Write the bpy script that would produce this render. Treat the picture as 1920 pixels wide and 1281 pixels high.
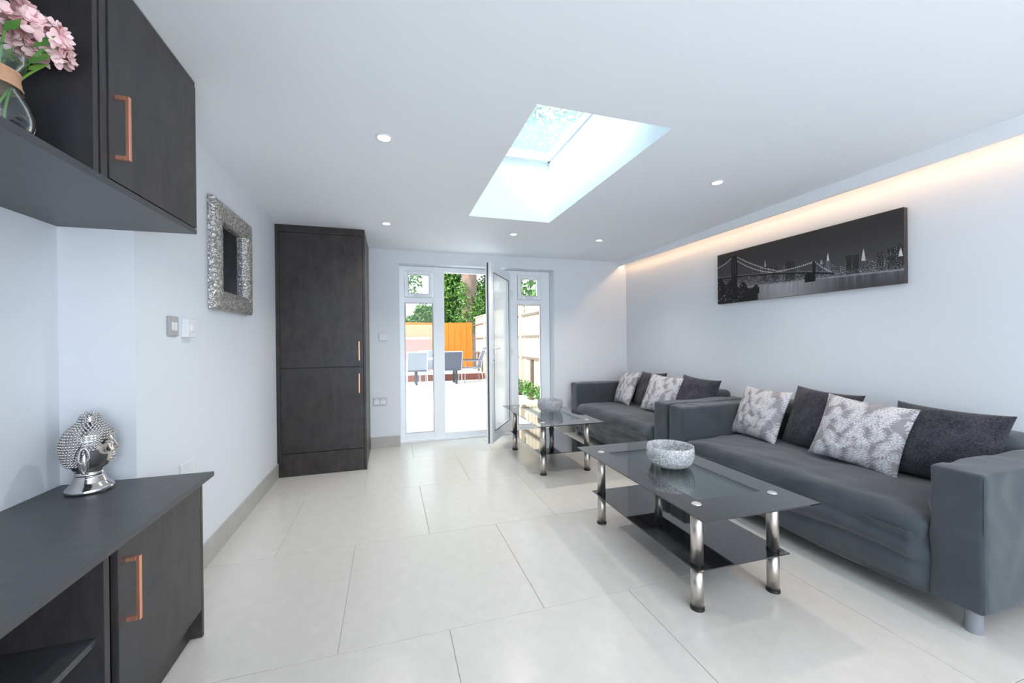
import bpy, bmesh, math, random
import numpy as np
from mathutils import Vector, Matrix, Quaternion, noise
random.seed(7); np.random.seed(7)
for o in list(bpy.data.objects): bpy.data.objects.remove(o)
sc = bpy.context.scene
R = math.radians
COL = sc.collection

# ------------------------------------------------------------ camera
cam_d = bpy.data.cameras.new('camera')
cam = bpy.data.objects.new('camera', cam_d); COL.objects.link(cam)
cam_d.sensor_width = 36.0; cam_d.sensor_fit = 'HORIZONTAL'
cam_d.lens = 743.95 / 1920 * 36.0
cam_d.clip_start = 0.02; cam_d.clip_end = 300
yaw, pitch, roll = R(17.19), R(-0.14), R(-0.5636)
fw = Vector((math.sin(yaw)*math.cos(pitch), math.cos(yaw)*math.cos(pitch), math.sin(pitch)))
rt = Vector((math.cos(yaw), -math.sin(yaw), 0)); up = rt.cross(fw)
rt2 = rt*math.cos(roll) + up*math.sin(roll); up2 = -rt*math.sin(roll) + up*math.cos(roll)
cam.matrix_world = Matrix(((rt2.x, up2.x, -fw.x, 0), (rt2.y, up2.y, -fw.y, 0), (rt2.z, up2.z, -fw.z, 1.2), (0, 0, 0, 1)))
sc.camera = cam

# ------------------------------------------------------------ world, sun, area lights, exposure
wd = bpy.data.worlds.new('sky'); sc.world = wd; wd.use_nodes = True
bg = wd.node_tree.nodes['Background']
bg.inputs['Color'].default_value = (0.80, 0.91, 1.0, 1); bg.inputs['Strength'].default_value = 2.8
def sun(direction, strength, color, angle):
    d = bpy.data.lights.new('sun', 'SUN'); d.energy = strength; d.color = color; d.angle = R(angle)
    o = bpy.data.objects.new('sun', d); COL.objects.link(o)
    o.rotation_euler = Vector(direction).to_track_quat('-Z', 'Y').to_euler(); o.location = (-8, -6, 12)
sun((0.8, 0.30, -0.52), 6.0, (1.0, 0.96, 0.90), 25)
def area(loc, direction, sx, sy, power, color):
    d = bpy.data.lights.new('area_light', 'AREA'); d.shape = 'RECTANGLE'; d.size = sx; d.size_y = sy
    d.energy = power; d.color = color
    o = bpy.data.objects.new('area_light', d); COL.objects.link(o)
    o.location = loc; o.rotation_euler = Vector(direction).to_track_quat('-Z', 'Z').to_euler()
area((1.0, -2.1, 1.25), (0, 1, 0.45), 3.2, 1.9, 98, (0.80, 0.90, 1.0))      # unseen fill panel added behind the camera, tilted up to brighten the ceiling
area((0.9, -0.9, 2.2), (0, 0, -1), 2.6, 1.6, 24, (0.90, 0.95, 1.0))      # unseen overhead fill added behind the camera, shining down
sc.view_settings.view_transform = 'Standard'; sc.view_settings.look = 'None'
sc.view_settings.exposure = 0.32; sc.view_settings.gamma = 1.0
sc.view_settings.use_curve_mapping = False
sc.cycles.max_bounces = 12; sc.cycles.diffuse_bounces = 6; sc.cycles.glossy_bounces = 5
sc.cycles.transmission_bounces = 8; sc.cycles.transparent_max_bounces = 16
sc.cycles.caustics_reflective = False; sc.cycles.caustics_refractive = False
sc.cycles.sample_clamp_indirect = 4.0
sc.cycles.use_denoising = True

# ------------------------------------------------------------ materials
def new_mat(name):
    m = bpy.data.materials.new(name); m.use_nodes = True
    nt = m.node_tree; return m, nt, nt.nodes['Principled BSDF'], nt.nodes, nt.links
def rgba(c): return (c[0], c[1], c[2], 1)
def mat(name, col, rough=0.5, metal=0.0, spec=None, bump=None, var=None, coat=0, emit=None, estr=1, coords='Object'):
    """bump=(scale, strength, distance)  var=(scale, colour2, (sx,sy,sz))"""
    m, nt, p, N, L = new_mat(name)
    p.inputs['Base Color'].default_value = rgba(col); p.inputs['Roughness'].default_value = rough
    p.inputs['Metallic'].default_value = metal
    if spec is not None: p.inputs['Specular IOR Level'].default_value = spec
    if coat: p.inputs['Coat Weight'].default_value = coat
    if emit: p.inputs['Emission Color'].default_value = rgba(emit); p.inputs['Emission Strength'].default_value = estr
    tc = N.new('ShaderNodeTexCoord')
    if var:
        mp = N.new('ShaderNodeMapping'); mp.inputs['Scale'].default_value = var[2] if len(var) > 2 else (1, 1, 1)
        L.new(tc.outputs[coords], mp.inputs['Vector'])
        n = N.new('ShaderNodeTexNoise'); n.inputs['Scale'].default_value = var[0]; n.inputs['Detail'].default_value = 6
        n.inputs['Roughness'].default_value = 0.65
        L.new(mp.outputs[0], n.inputs['Vector'])
        cr = N.new('ShaderNodeValToRGB'); cr.color_ramp.elements[0].position = 0.3; cr.color_ramp.elements[1].position = 0.72
        cr.color_ramp.elements[0].color = rgba(col); cr.color_ramp.elements[1].color = rgba(var[1])
        L.new(n.outputs['Fac'], cr.inputs[0]); L.new(cr.outputs[0], p.inputs['Base Color'])
    if bump:
        n = N.new('ShaderNodeTexNoise'); n.inputs['Scale'].default_value = bump[0]; n.inputs['Detail'].default_value = 4
        L.new(tc.outputs[coords], n.inputs['Vector'])
        b = N.new('ShaderNodeBump'); b.inputs['Strength'].default_value = bump[1]; b.inputs['Distance'].default_value = bump[2]
        L.new(n.outputs['Fac'], b.inputs['Height']); L.new(b.outputs[0], p.inputs['Normal'])
    return m
def pane_mat(name, tint=(0.97, 0.99, 0.98), refl=0.035, gl_col=(1, 1, 1), rough=0.0, haze=0.0):
    m = bpy.data.materials.new(name); m.use_nodes = True; nt = m.node_tree; N = nt.nodes; L = nt.links
    N.remove(N['Principled BSDF']); out = N['Material Output']
    t = N.new('ShaderNodeBsdfTransparent'); t.inputs[0].default_value = rgba(tint)
    g = N.new('ShaderNodeBsdfGlossy'); g.inputs['Roughness'].default_value = rough; g.inputs[0].default_value = rgba(gl_col)
    fr = N.new('ShaderNodeLayerWeight'); fr.inputs['Blend'].default_value = 0.12
    ma = N.new('ShaderNodeMath'); ma.operation = 'MULTIPLY_ADD'; ma.inputs[1].default_value = 0.75; ma.inputs[2].default_value = refl
    L.new(fr.outputs['Fresnel'], ma.inputs[0])
    mx = N.new('ShaderNodeMixShader'); L.new(ma.outputs[0], mx.inputs[0]); L.new(t.outputs[0], mx.inputs[1]); L.new(g.outputs[0], mx.inputs[2])
    last = mx
    if haze:
        tl = N.new('ShaderNodeBsdfTranslucent'); tl.inputs[0].default_value = (0.95, 0.97, 0.97, 1)
        df = N.new('ShaderNodeBsdfDiffuse'); df.inputs[0].default_value = (0.85, 0.85, 0.84, 1)
        m2 = N.new('ShaderNodeMixShader'); m2.inputs[0].default_value = 0.35; L.new(tl.outputs[0], m2.inputs[1]); L.new(df.outputs[0], m2.inputs[2])
        m3 = N.new('ShaderNodeMixShader'); m3.inputs[0].default_value = haze; L.new(mx.outputs[0], m3.inputs[1]); L.new(m2.outputs[0], m3.inputs[2]); last = m3
    L.new(last.outputs[0], out.inputs['Surface']); return m
def attr_mat(name, rough=0.7, bump=None, spec=0.3, attr='Col'):
    m, nt, p, N, L = new_mat(name)
    a = N.new('ShaderNodeVertexColor'); a.layer_name = attr
    L.new(a.outputs['Color'], p.inputs['Base Color']); p.inputs['Roughness'].default_value = rough
    p.inputs['Specular IOR Level'].default_value = spec
    if bump:
        tc = N.new('ShaderNodeTexCoord'); n = N.new('ShaderNodeTexNoise'); n.inputs['Scale'].default_value = bump[0]
        L.new(tc.outputs['Object'], n.inputs['Vector']); b = N.new('ShaderNodeBump')
        b.inputs['Strength'].default_value = bump[1]; b.inputs['Distance'].default_value = bump[2]
        L.new(n.outputs['Fac'], b.inputs['Height']); L.new(b.outputs[0], p.inputs['Normal'])
    return m
def weave_mat(name, c1, c2, rough=0.9, scale=900):
    m, nt, p, N, L = new_mat(name); p.inputs['Roughness'].default_value = rough
    p.inputs['Specular IOR Level'].default_value = 0.25; p.inputs['Sheen Weight'].default_value = 0.25
    p.inputs['Sheen Roughness'].default_value = 0.5
    tc = N.new('ShaderNodeTexCoord')
    n = N.new('ShaderNodeTexNoise'); n.inputs['Scale'].default_value = scale; n.inputs['Detail'].default_value = 2
    n2 = N.new('ShaderNodeTexNoise'); n2.inputs['Scale'].default_value = 7; n2.inputs['Detail'].default_value = 4
    L.new(tc.outputs['Object'], n.inputs['Vector']); L.new(tc.outputs['Object'], n2.inputs['Vector'])
    ad = N.new('ShaderNodeMath'); ad.operation = 'MULTIPLY_ADD'; ad.inputs[1].default_value = 0.35
    L.new(n2.outputs['Fac'], ad.inputs[0])
    mu = N.new('ShaderNodeMath'); mu.operation = 'MULTIPLY'; mu.inputs[1].default_value = 0.65; L.new(n.outputs['Fac'], mu.inputs[0])
    L.new(mu.outputs[0], ad.inputs[2])
    cr = N.new('ShaderNodeValToRGB'); cr.color_ramp.elements[0].position = 0.35; cr.color_ramp.elements[1].position = 0.65
    cr.color_ramp.elements[0].color = rgba(c1); cr.color_ramp.elements[1].color = rgba(c2)
    L.new(ad.outputs[0], cr.inputs[0]); L.new(cr.outputs[0], p.inputs['Base Color'])
    b = N.new('ShaderNodeBump'); b.inputs['Strength'].default_value = 0.25; b.inputs['Distance'].default_value = 0.001
    L.new(n.outputs['Fac'], b.inputs['Height']); L.new(b.outputs[0], p.inputs['Normal'])
    return m

M_wall = mat('wall_paint', (0.74, 0.765, 0.805), 0.75, bump=(220, 0.06, 0.001))
M_ceil = mat('ceiling_paint', (0.84, 0.86, 0.89), 0.8, bump=(220, 0.04, 0.001))
M_tile = mat('floor_tile', (0.605, 0.577, 0.535), 0.24, spec=0.75, var=(14, (0.66, 0.632, 0.588)), bump=(60, 0.04, 0.001))
M_grout = mat('grout', (0.47, 0.46, 0.44), 0.85)
M_skirt = mat('skirting_tile', (0.42, 0.405, 0.375), 0.45, var=(10, (0.47, 0.455, 0.425)))
def wood_mat(name, c1, c2, c3, stretch, rough=0.42):
    m, nt, p, N, L = new_mat(name)
    tc = N.new('ShaderNodeTexCoord'); mp = N.new('ShaderNodeMapping'); mp.inputs['Scale'].default_value = stretch
    L.new(tc.outputs['Object'], mp.inputs['Vector'])
    n = N.new('ShaderNodeTexNoise'); n.inputs['Scale'].default_value = 6; n.inputs['Detail'].default_value = 9; n.inputs['Roughness'].default_value = 0.7
    L.new(mp.outputs[0], n.inputs['Vector'])
    n2 = N.new('ShaderNodeTexNoise'); n2.inputs['Scale'].default_value = 2.3; n2.inputs['Detail'].default_value = 3
    L.new(tc.outputs['Object'], n2.inputs['Vector'])
    cr = N.new('ShaderNodeValToRGB'); e = cr.color_ramp.elements
    e[0].position = 0.32; e[0].color = rgba(c1); e[1].position = 0.68; e[1].color = rgba(c2)
    L.new(n.outputs['Fac'], cr.inputs[0])
    mx = N.new('ShaderNodeMixRGB'); mx.inputs['Color2'].default_value = rgba(c3)
    c4 = N.new('ShaderNodeValToRGB'); c4.color_ramp.elements[0].position = 0.45; c4.color_ramp.elements[1].position = 0.7
    c4.color_ramp.elements[1].color = (0.6, 0.6, 0.6, 1)
    L.new(n2.outputs['Fac'], c4.inputs[0]); L.new(c4.outputs[0], mx.inputs['Fac']); L.new(cr.outputs[0], mx.inputs['Color1'])
    L.new(mx.outputs[0], p.inputs['Base Color']); p.inputs['Roughness'].default_value = rough
    p.inputs['Specular IOR Level'].default_value = 0.5
    b = N.new('ShaderNodeBump'); b.inputs['Strength'].default_value = 0.15; b.inputs['Distance'].default_value = 0.001
    L.new(n.outputs['Fac'], b.inputs['Height']); L.new(b.outputs[0], p.inputs['Normal'])
    return m
M_wood = wood_mat('charcoal_board', (0.018, 0.0145, 0.014), (0.060, 0.050, 0.048), (0.034, 0.037, 0.046), (3.0, 3.0, 1.0))
M_woodc = wood_mat('cupboard_board', (0.008, 0.006, 0.006), (0.046, 0.035, 0.032), (0.030, 0.033, 0.043), (2.2, 2.2, 1.1), 0.40)
M_woodh = wood_mat('charcoal_board_grain', (0.040, 0.041, 0.045), (0.066, 0.067, 0.072), (0.054, 0.058, 0.065), (1.0, 5.0, 1.0), 0.38)
M_dark = mat('dark_inside', (0.014, 0.013, 0.015), 0.6)
M_copper = mat('brushed_copper', (0.86, 0.40, 0.27), 0.32, metal=0.85, bump=(400, 0.05, 0.0005))
M_upvc = mat('white_upvc', (0.86, 0.89, 0.92), 0.3, spec=0.5)
M_seal = mat('rubber_seal', (0.08, 0.085, 0.09), 0.6)
M_bead = mat('grey_bead', (0.42, 0.45, 0.48), 0.5)
M_pane = pane_mat('window_pane')
M_pane2 = pane_mat('door_pane', (0.97, 0.97, 0.96), 0.08, haze=0.38)
M_plastic = mat('white_plastic', (0.78, 0.78, 0.80), 0.35)
M_plate = mat('brushed_plate', (0.40, 0.40, 0.43), 0.35, metal=0.4)
M_steel = mat('brushed_steel', (0.66, 0.61, 0.56), 0.36, metal=1.0, bump=(300, 0.05, 0.0005))
M_cap = mat('satin_steel_cap', (0.86, 0.87, 0.88), 0.3, metal=0.9)
M_rubber = mat('black_rubber', (0.012, 0.012, 0.012), 0.4)
M_bglass = mat('black_glass', (0.012, 0.012, 0.014), 0.04, spec=0.75, coat=0.6)
M_cglass = pane_mat('clear_table_glass', (0.80, 0.87, 0.86), 0.11)
M_sofa = weave_mat('grey_cotton_cover', (0.040, 0.048, 0.057), (0.070, 0.081, 0.092))
M_cushd = weave_mat('charcoal_chenille', (0.010, 0.012, 0.019), (0.062, 0.060, 0.074), 0.95, 120)
M_leg = mat('grey_lacquer', (0.24, 0.25, 0.28), 0.4)
M_chrome = mat('chromed_ceramic', (0.60, 0.58, 0.57), 0.10, metal=1.0)
M_led = mat('warm_led', (1, 0.8, 0.6), 0.5, emit=(1.0, 0.62, 0.33), estr=30)
M_lamp = mat('lamp_face', (1, 1, 1), 0.5, emit=(1.0, 0.93, 0.85), estr=9)
M_twine = mat('jute_twine', (0.62, 0.36, 0.22), 0.9, bump=(500, 0.6, 0.001))
M_petal = mat('pink_petal', (0.93, 0.56, 0.58), 0.6, var=(30, (0.95, 0.76, 0.74)))
M_stem = mat('green_stem', (0.20, 0.40, 0.06), 0.5)
M_leafd = mat('green_leaf', (0.10, 0.26, 0.05), 0.5)

# ------------------------------------------------------------ helpers
def tag(o, label=None, cat=None, group=None, kind=None):
    if label: o['label'] = label
    if cat: o['category'] = cat
    if group: o['group'] = group
    if kind: o['kind'] = kind
    return o
def empty(name, loc, label=None, cat=None, group=None, kind=None, rz=0):
    o = bpy.data.objects.new(name, None); COL.objects.link(o); o.location = loc; o.rotation_euler = (0, 0, rz)
    o.empty_display_size = 0.05
    return tag(o, label, cat, group, kind)
def link(name, me, m, parent=None, smooth=False, origin=(0, 0, 0), local=False):
    """geometry of me is in world coordinates unless local; origin = its object origin"""
    me.name = name
    if m is not None:
        if isinstance(m, (list, tuple)):
            for k in m: me.materials.append(k)
        else: me.materials.append(m)
    if smooth: me.shade_smooth()
    o = bpy.data.objects.new(name, me); COL.objects.link(o)
    if parent is not None:
        o.parent = parent
        if not local:
            pl = Vector(parent.location)
            if parent.parent: pl = pl + Vector(parent.parent.location)
            me.transform(Matrix.Translation(-pl))
    elif any(origin):
        me.transform(Matrix.Translation(-Vector(origin))); o.location = origin
    return o
def bm_mesh(bm, name='mesh'):
    me = bpy.data.meshes.new(name); bm.normal_update(); bm.to_mesh(me); bm.free(); return me
def bx(bm, x0, x1, y0, y1, z0, z1, bev=0.0, seg=1):
    v = bmesh.ops.create_cube(bm, size=1)['verts']
    for q in v:
        q.co = Vector(((x0+x1)/2 + q.co.x*(x1-x0), (y0+y1)/2 + q.co.y*(y1-y0), (z0+z1)/2 + q.co.z*(z1-z0)))
    if bev > 0:
        es = list({e for q in v for e in q.link_edges})
        bmesh.ops.bevel(bm, geom=es, offset=bev, segments=seg, affect='EDGES', profile=0.6)
def box(name, dims, m, parent=None, bev=0.0, seg=1, **k):
    bm = bmesh.new(); bx(bm, *dims, bev, seg); return link(name, bm_mesh(bm), m, parent, **k)
def boxes(name, lst, m, parent=None, bev=0.0, **k):
    bm = bmesh.new()
    for d in lst: bx(bm, *d, bev)
    return link(name, bm_mesh(bm), m, parent, **k)
def cyl(bm, p0, p1, r0, r1=None, n=16, caps=True):
    p0 = Vector(p0); p1 = Vector(p1); r1 = r0 if r1 is None else r1
    d = (p1-p0); q = Vector((0, 0, 1)).rotation_difference(d.normalized())
    mtx = Matrix.Translation((p0+p1)/2) @ q.to_matrix().to_4x4()
    bmesh.ops.create_cone(bm, cap_ends=caps, cap_tris=False, segments=n, radius1=r0, radius2=r1, depth=d.length, matrix=mtx)
def lathe(bm, prof, n=48, center=(0, 0, 0), close=False):
    rings = []
    cx, cy, cz = center
    for r, z in prof:
        rings.append([bm.verts.new((cx+r*math.cos(2*math.pi*i/n), cy+r*math.sin(2*math.pi*i/n), cz+z)) for i in range(n)] if r > 1e-6
                     else [bm.verts.new((cx, cy, cz+z))])
    for a, b in zip(rings[:-1], rings[1:]):
        for i in range(n):
            j = (i+1) % n
            if len(a) == 1 and len(b) == 1: continue
            if len(a) == 1: bm.faces.new((a[0], b[i], b[j]))
            elif len(b) == 1: bm.faces.new((a[i], b[0], a[j]))
            else: bm.faces.new((a[i], b[i], b[j], a[j]))
    bmesh.ops.recalc_face_normals(bm, faces=bm.faces)
def grid_mesh(P, name='grid', close_u=False):
    """P: (n,m,3) array"""
    n, m = P.shape[:2]; me = bpy.data.meshes.new(name)
    idx = np.arange(n*m).reshape(n, m)
    f = np.stack([idx[:-1, :-1], idx[1:, :-1], idx[1:, 1:], idx[:-1, 1:]], -1).reshape(-1, 4)
    me.from_pydata(P.reshape(-1, 3).tolist(), [], f.tolist()); return me
def set_col(me, cols, name='Col'):
    a = me.color_attributes.new(name, 'FLOAT_COLOR', 'POINT')
    c = np.ones((len(me.vertices), 4), dtype=np.float32); c[:, :3] = cols
    a.data.foreach_set('color', c.ravel())
def copy_tree(o, parent=None):
    c = o.copy(); COL.objects.link(c)
    if parent is not None: c.parent = parent
    for ch in list(o.children): copy_tree(ch, c)
    return c
def struct(o): o['kind'] = 'structure'; return o
def fbm(p, s, seedv=0.0):
    return noise.noise(Vector((p[0]*s+seedv, p[1]*s+seedv*1.7, p[2]*s-seedv)))
def rbox_mesh(lo, hi, r, step, disp=None):
    """rounded box made of six welded grids, displaced along its normals by disp(p, n)"""
    lo = np.array(lo, float); hi = np.array(hi, float)
    def ax(a, b):
        k = max(2, int(round((b-a-2*r)/step)))
        return np.concatenate([a+r*(1-np.cos(np.linspace(0, math.pi/2, 5)))[:-1]*1.0, np.linspace(a+r, b-r, k+1), (b-r+r*np.sin(np.linspace(0, math.pi/2, 5)))[1:]])
    A = [ax(lo[i], hi[i]) for i in range(3)]
    verts = {}; vl = []; faces = []
    def vid(p):
        key = tuple(np.round(p, 5))
        if key not in verts:
            inner = np.clip(p, lo+r, hi-r); d = p-inner; L = np.linalg.norm(d); nrm = d/L if L > 0 else np.array([0, 0, 1.0])
            q = inner + nrm*r
            if disp is not None: q = q + nrm*disp(q, nrm)
            verts[key] = len(vl); vl.append(q.tolist())
        return verts[key]
    for axis in range(3):
        u, v = [i for i in range(3) if i != axis]
        for side in (0, 1):
            val = lo[axis] if side == 0 else hi[axis]
            G = [[None]*len(A[v]) for _ in A[u]]
            for i, a in enumerate(A[u]):
                for j, b in enumerate(A[v]):
                    p = np.zeros(3); p[axis] = val; p[u] = a; p[v] = b; G[i][j] = vid(p)
            for i in range(len(A[u])-1):
                for j in range(len(A[v])-1):
                    f = [G[i][j], G[i+1][j], G[i+1][j+1], G[i][j+1]]
                    flip = (side == 0) ^ (axis == 1)
                    faces.append(f[::-1] if flip else f)
    me = bpy.data.meshes.new('rbox'); me.from_pydata(vl, [], faces); me.validate(); return me

# ------------------------------------------------------------ room shell
XL, XR, YB, YR = -0.96, 3.105, 4.727, -2.3
XA, YA = -1.195, 1.94
def CZ(y): return 2.25 + 0.009*(4.7-y)          # the ceiling rises a little towards the camera
WT = 0.14
# floor: slab + tiles in running bond
fl = struct(box('floor', (XA-0.3, XR+0.3, YR-0.1, YB+0.16, -0.12, -0.004), M_grout))
tile_meshes = {}
def tile(x0, x1, y0, y1):
    g = 0.0012
    w, d = round(x1-x0-2*g, 4), round(y1-y0-2*g, 4)
    if (w, d) not in tile_meshes:
        bm = bmesh.new(); bx(bm, -w/2, w/2, -d/2, d/2, -0.006, 0.0, 0.0008); me = bm_mesh(bm, 'tile'); me.materials.append(M_tile)
        tile_meshes[(w, d)] = me
    o = bpy.data.objects.new('tile', tile_meshes[(w, d)]); COL.objects.link(o)
    o.parent = fl; o.location = ((x0+x1)/2, (y0+y1)/2, 0.0)
TP = 0.858
for r_ in range(-5, 5):
    y0 = 1.655 + r_*TP; y1 = y0 + TP; y0c, y1c = max(y0, YR), min(y1, YB+0.15)
    if y1c - y0c < 0.03: continue
    off = 0.228 if r_ % 2 else -0.203
    xs = XA if y0c < YA else XL
    for k in range(-3, 6):
        x0 = max(off + k*0.855, XA if y0c < YA-0.3 else XL); x1 = min(off + (k+1)*0.855, XR)
        if x1 - x0 < 0.03: continue
        tile(x0, x1, y0c, y1c)
# ceiling with the skylight hole (sloped a hair)
SX0, SX1, SY0, SY1 = 0.655, 1.393, 1.695, 3.326
def slab(name, rects, zt, m):
    bm = bmesh.new()
    for x0, x1, y0, y1 in rects:
        vs = [bm.verts.new((x, y, z)) for z in (0, 1) for x, y in ((x0, y0), (x1, y0), (x1, y1), (x0, y1))]
        for i, v in enumerate(vs): v.co.z = CZ(v.co.y) if i < 4 else zt
        for f in ((3, 2, 1, 0), (4, 5, 6, 7), (0, 1, 5, 4), (1, 2, 6, 5), (2, 3, 7, 6), (3, 0, 4, 7)): bm.faces.new([vs[i] for i in f])
    return struct(link(name, bm_mesh(bm), m))
slab('ceiling', [(XA-0.2, SX0, YR, YB+0.2), (SX1, XR+0.2, YR, YB+0.2), (SX0, SX1, YR, SY0), (SX0, SX1, SY1, YB+0.2)], 2.52, M_ceil)
bm = bmesh.new()
for d in ((SX0-0.02, SX0, SY0-0.02, SY1+0.02), (SX1, SX1+0.02, SY0-0.02, SY1+0.02), (SX0, SX1, SY0-0.02, SY0), (SX0, SX1, SY1, SY1+0.02)):
    bx(bm, d[0], d[1], d[2], d[3], 2.5201, 2.80)
struct(link('trim_1', bm_mesh(bm), M_ceil))
# walls
wb = bmesh.new()
OX0, OX1, OZ = 0.112, 2.034, 2.103
bx(wb, XL-WT, OX0, YB, YB+0.30, -0.1, 2.5); bx(wb, OX1, XR+WT, YB, YB+0.30, -0.1, 2.5); bx(wb, OX0, OX1, YB, YB+0.30, OZ, 2.5)
struct(link('wall_back', bm_mesh(wb), M_wall))
struct(box('wall_right', (XR, XR+WT, YR, YB, -0.1, 2.5), M_wall))
struct(boxes('wall_left', [(XA-0.15, XL, YA, YB, -0.1, 2.5), (XA-0.15, XA, YR, YA, -0.1, 2.5)], M_wall))
struct(box('wall_rear', (XA-0.15, XR+WT, YR-0.14, YR, -0.1, 2.5), M_wall))
# baseboards of the same stone-look tile
def baseb(name, pieces):
    o = struct(empty(name, (pieces[0][0], pieces[0][2], 0)))
    for p in pieces: box('skirting_tile', p, M_skirt, o, bev=0.001)
g = 0.001
lp = []; y = YA
while y < 3.985 - 0.01:
    y2 = min(y+0.857, 3.985); lp.append((XL, XL+0.012, y+g, y2-g, 0.0, 0.125)); y = y2
baseb('baseboard_left', lp)
baseb('baseboard_back', [(-0.208, OX0-0.001, YB-0.012, YB, 0.0, 0.125), (OX1+0.001, 2.60, YB-0.012, YB, 0.0, 0.125), (2.602, XR-0.013, YB-0.012, YB, 0.0, 0.125)])
rp = []; y = YR+0.01
while y < YB-0.02:
    y2 = min(y+0.857, YB-0.014); rp.append((XR-0.012, XR, y+g, y2-g, 0.0, 0.125)); y = y2
baseb('baseboard_right', rp)
# cove: fascia hanging from the ceiling with an LED strip behind it
bm = bmesh.new()
vs = [bm.verts.new(c) for c in ((2.975, YR, 2.197), (2.997, YR, 2.197), (2.997, YB, 2.190), (2.975, YB, 2.190), (2.975, YR, CZ(YR)), (2.997, YR, CZ(YR)), (2.997, YB, CZ(YB)), (2.975, YB, CZ(YB)))]
for f in ((3, 2, 1, 0), (4, 5, 6, 7), (0, 1, 5, 4), (1, 2, 6, 5), (2, 3, 7, 6), (3, 0, 4, 7)): bm.faces.new([vs[i] for i in f])
struct(link('trim_2', bm_mesh(bm), M_ceil))
led = empty('led_strip', (3.05, 1.5, 2.238), 'warm white light strip glowing along the top of the right wall', 'light strip')
led.rotation_euler = (0, R(28), 0)
box('diffuser', (-0.008, 0.008, -3.1, YB-1.52, -0.003, 0.0), M_led, led, local=True)
boxes('housing', [(-0.010, 0.010, -3.1, YB-1.52, 0.0005, 0.003), (0.0082, 0.010, -3.1, YB-1.52, -0.006, 0.0005)], mat('aluminium', (0.6, 0.6, 0.6), 0.4, metal=1.0), led, local=True)

# ------------------------------------------------------------ patio door set
YF0, YF1 = 4.868, 4.932
def frame_bars(bm, x0, x1, z0, z1, t, y0, y1, bev=0.004):
    bx(bm, x0, x0+t, y0, y1, z0, z1, bev); bx(bm, x1-t, x1, y0, y1, z0, z1, bev)
    bx(bm, x0+t, x1-t, y0, y1, z1-t, z1, bev); bx(bm, x0+t, x1-t, y0, y1, z0, z0+t, bev)
fr = bmesh.new()
bx(fr, 0.114, 0.176, YF0, YF1, 0.0, 2.10, 0.004); bx(fr, 1.905, 2.032, YF0, YF1, 0.0, 2.10, 0.004)
bx(fr, 0.51, 0.645, YF0, YF1, 0.0, 2.10, 0.004); bx(fr, 1.47, 1.585, YF0, YF1, 0.0, 2.10, 0.004)
for a, b in ((0.176, 0.51), (0.645, 1.47), (1.585, 1.905)):
    bx(fr, a, b, YF0, YF1, 2.038, 2.10, 0.004); bx(fr, a, b, YF0, YF1, 0.0, 0.085 if a == 0.645 else 0.105, 0.004)
for a, b in ((0.176, 0.51), (1.585, 1.905)): bx(fr, a, b, YF0, YF1, 1.662, 1.728, 0.004)
bx(fr, 0.112, 2.034, YF0-0.03, YF0, 0.0, 0.03, 0.003)
struct(link('trim_3', bm_mesh(fr), M_upvc))
for i, (a, b) in enumerate(((0.176, 0.51), (1.585, 1.905))):
    w = struct(empty('window_%d' % (i+2), ((a+b)/2, YF0, 0.1)))
    bm = bmesh.new(); frame_bars(bm, a+0.006, b-0.006, 1.731, 2.036, 0.042, YF0-0.014, YF1-0.014)
    link('sash', bm_mesh(bm), M_upvc, w)
    box('pane', (a+0.048, b-0.048, 4.893, 4.899, 1.773, 1.994), M_pane, w)
    bm = bmesh.new(); frame_bars(bm, a, b, 0.105, 1.662, 0.008, YF0+0.008, YF0+0.018, 0)
    link('glazing_bead', bm_mesh(bm), M_bead, w)
    box('pane', (a+0.004, b-0.004, 4.893, 4.899, 0.109, 1.658), M_pane, w)
    bm = bmesh.new(); frame_bars(bm, a+0.044, b-0.044, 1.769, 1.998, 0.006, YF0-0.016, YF0-0.010, 0)
    link('glazing_bead', bm_mesh(bm), M_bead, w)
    box('sash_handle', ((a+b)/2-0.05, (a+b)/2+0.05, YF0-0.038, YF0-0.016, 1.745, 1.762), M_plastic, w, bev=0.004)
# open door leaf: local x runs from the hinge to the lock edge, y = towards the room
leaf = empty('door_1', (1.462, 4.862, 0.086)); struct(leaf)
LW, LH, LT = 0.84, 1.965, 0.062
leaf.rotation_euler = (0, 0, math.atan2(-0.72, -0.446))
bm = bmesh.new()
s = 0.105
# the leaf hangs so that its room face (local +y when turned) looks right and towards the camera
bx(bm, 0, s, -LT/2, LT/2, 0, LH, 0.005); bx(bm, LW-s, LW, -LT/2, LT/2, 0, LH, 0.005)
bx(bm, s, LW-s, -LT/2, LT/2, LH-s, LH, 0.005); bx(bm, s, LW-s, -LT/2, LT/2, 0, s+0.02, 0.005)
link('leaf_frame', bm_mesh(bm), M_upvc, leaf, local=True)
box('pane', (s-0.01, LW-s+0.01, -0.006, 0.006, s+0.01, LH-s+0.01), M_pane2, leaf, local=True)
bm = bmesh.new()
for sgn in (-1, 1):
    yy0, yy1 = sorted((sgn*LT/2*0.86, sgn*LT/2*1.06)); frame_bars(bm, s-0.005, LW-s+0.005, s+0.015, LH-s+0.005, 0.007, yy0, yy1, 0)
link('glazing_bead', bm_mesh(bm), M_seal, leaf, local=True)
bm = bmesh.new(); bx(bm, LW, LW+0.004, -0.012, 0.004, 0.01, LH-0.01)
link('edge_seal', bm_mesh(bm), M_seal, leaf, local=True)
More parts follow.
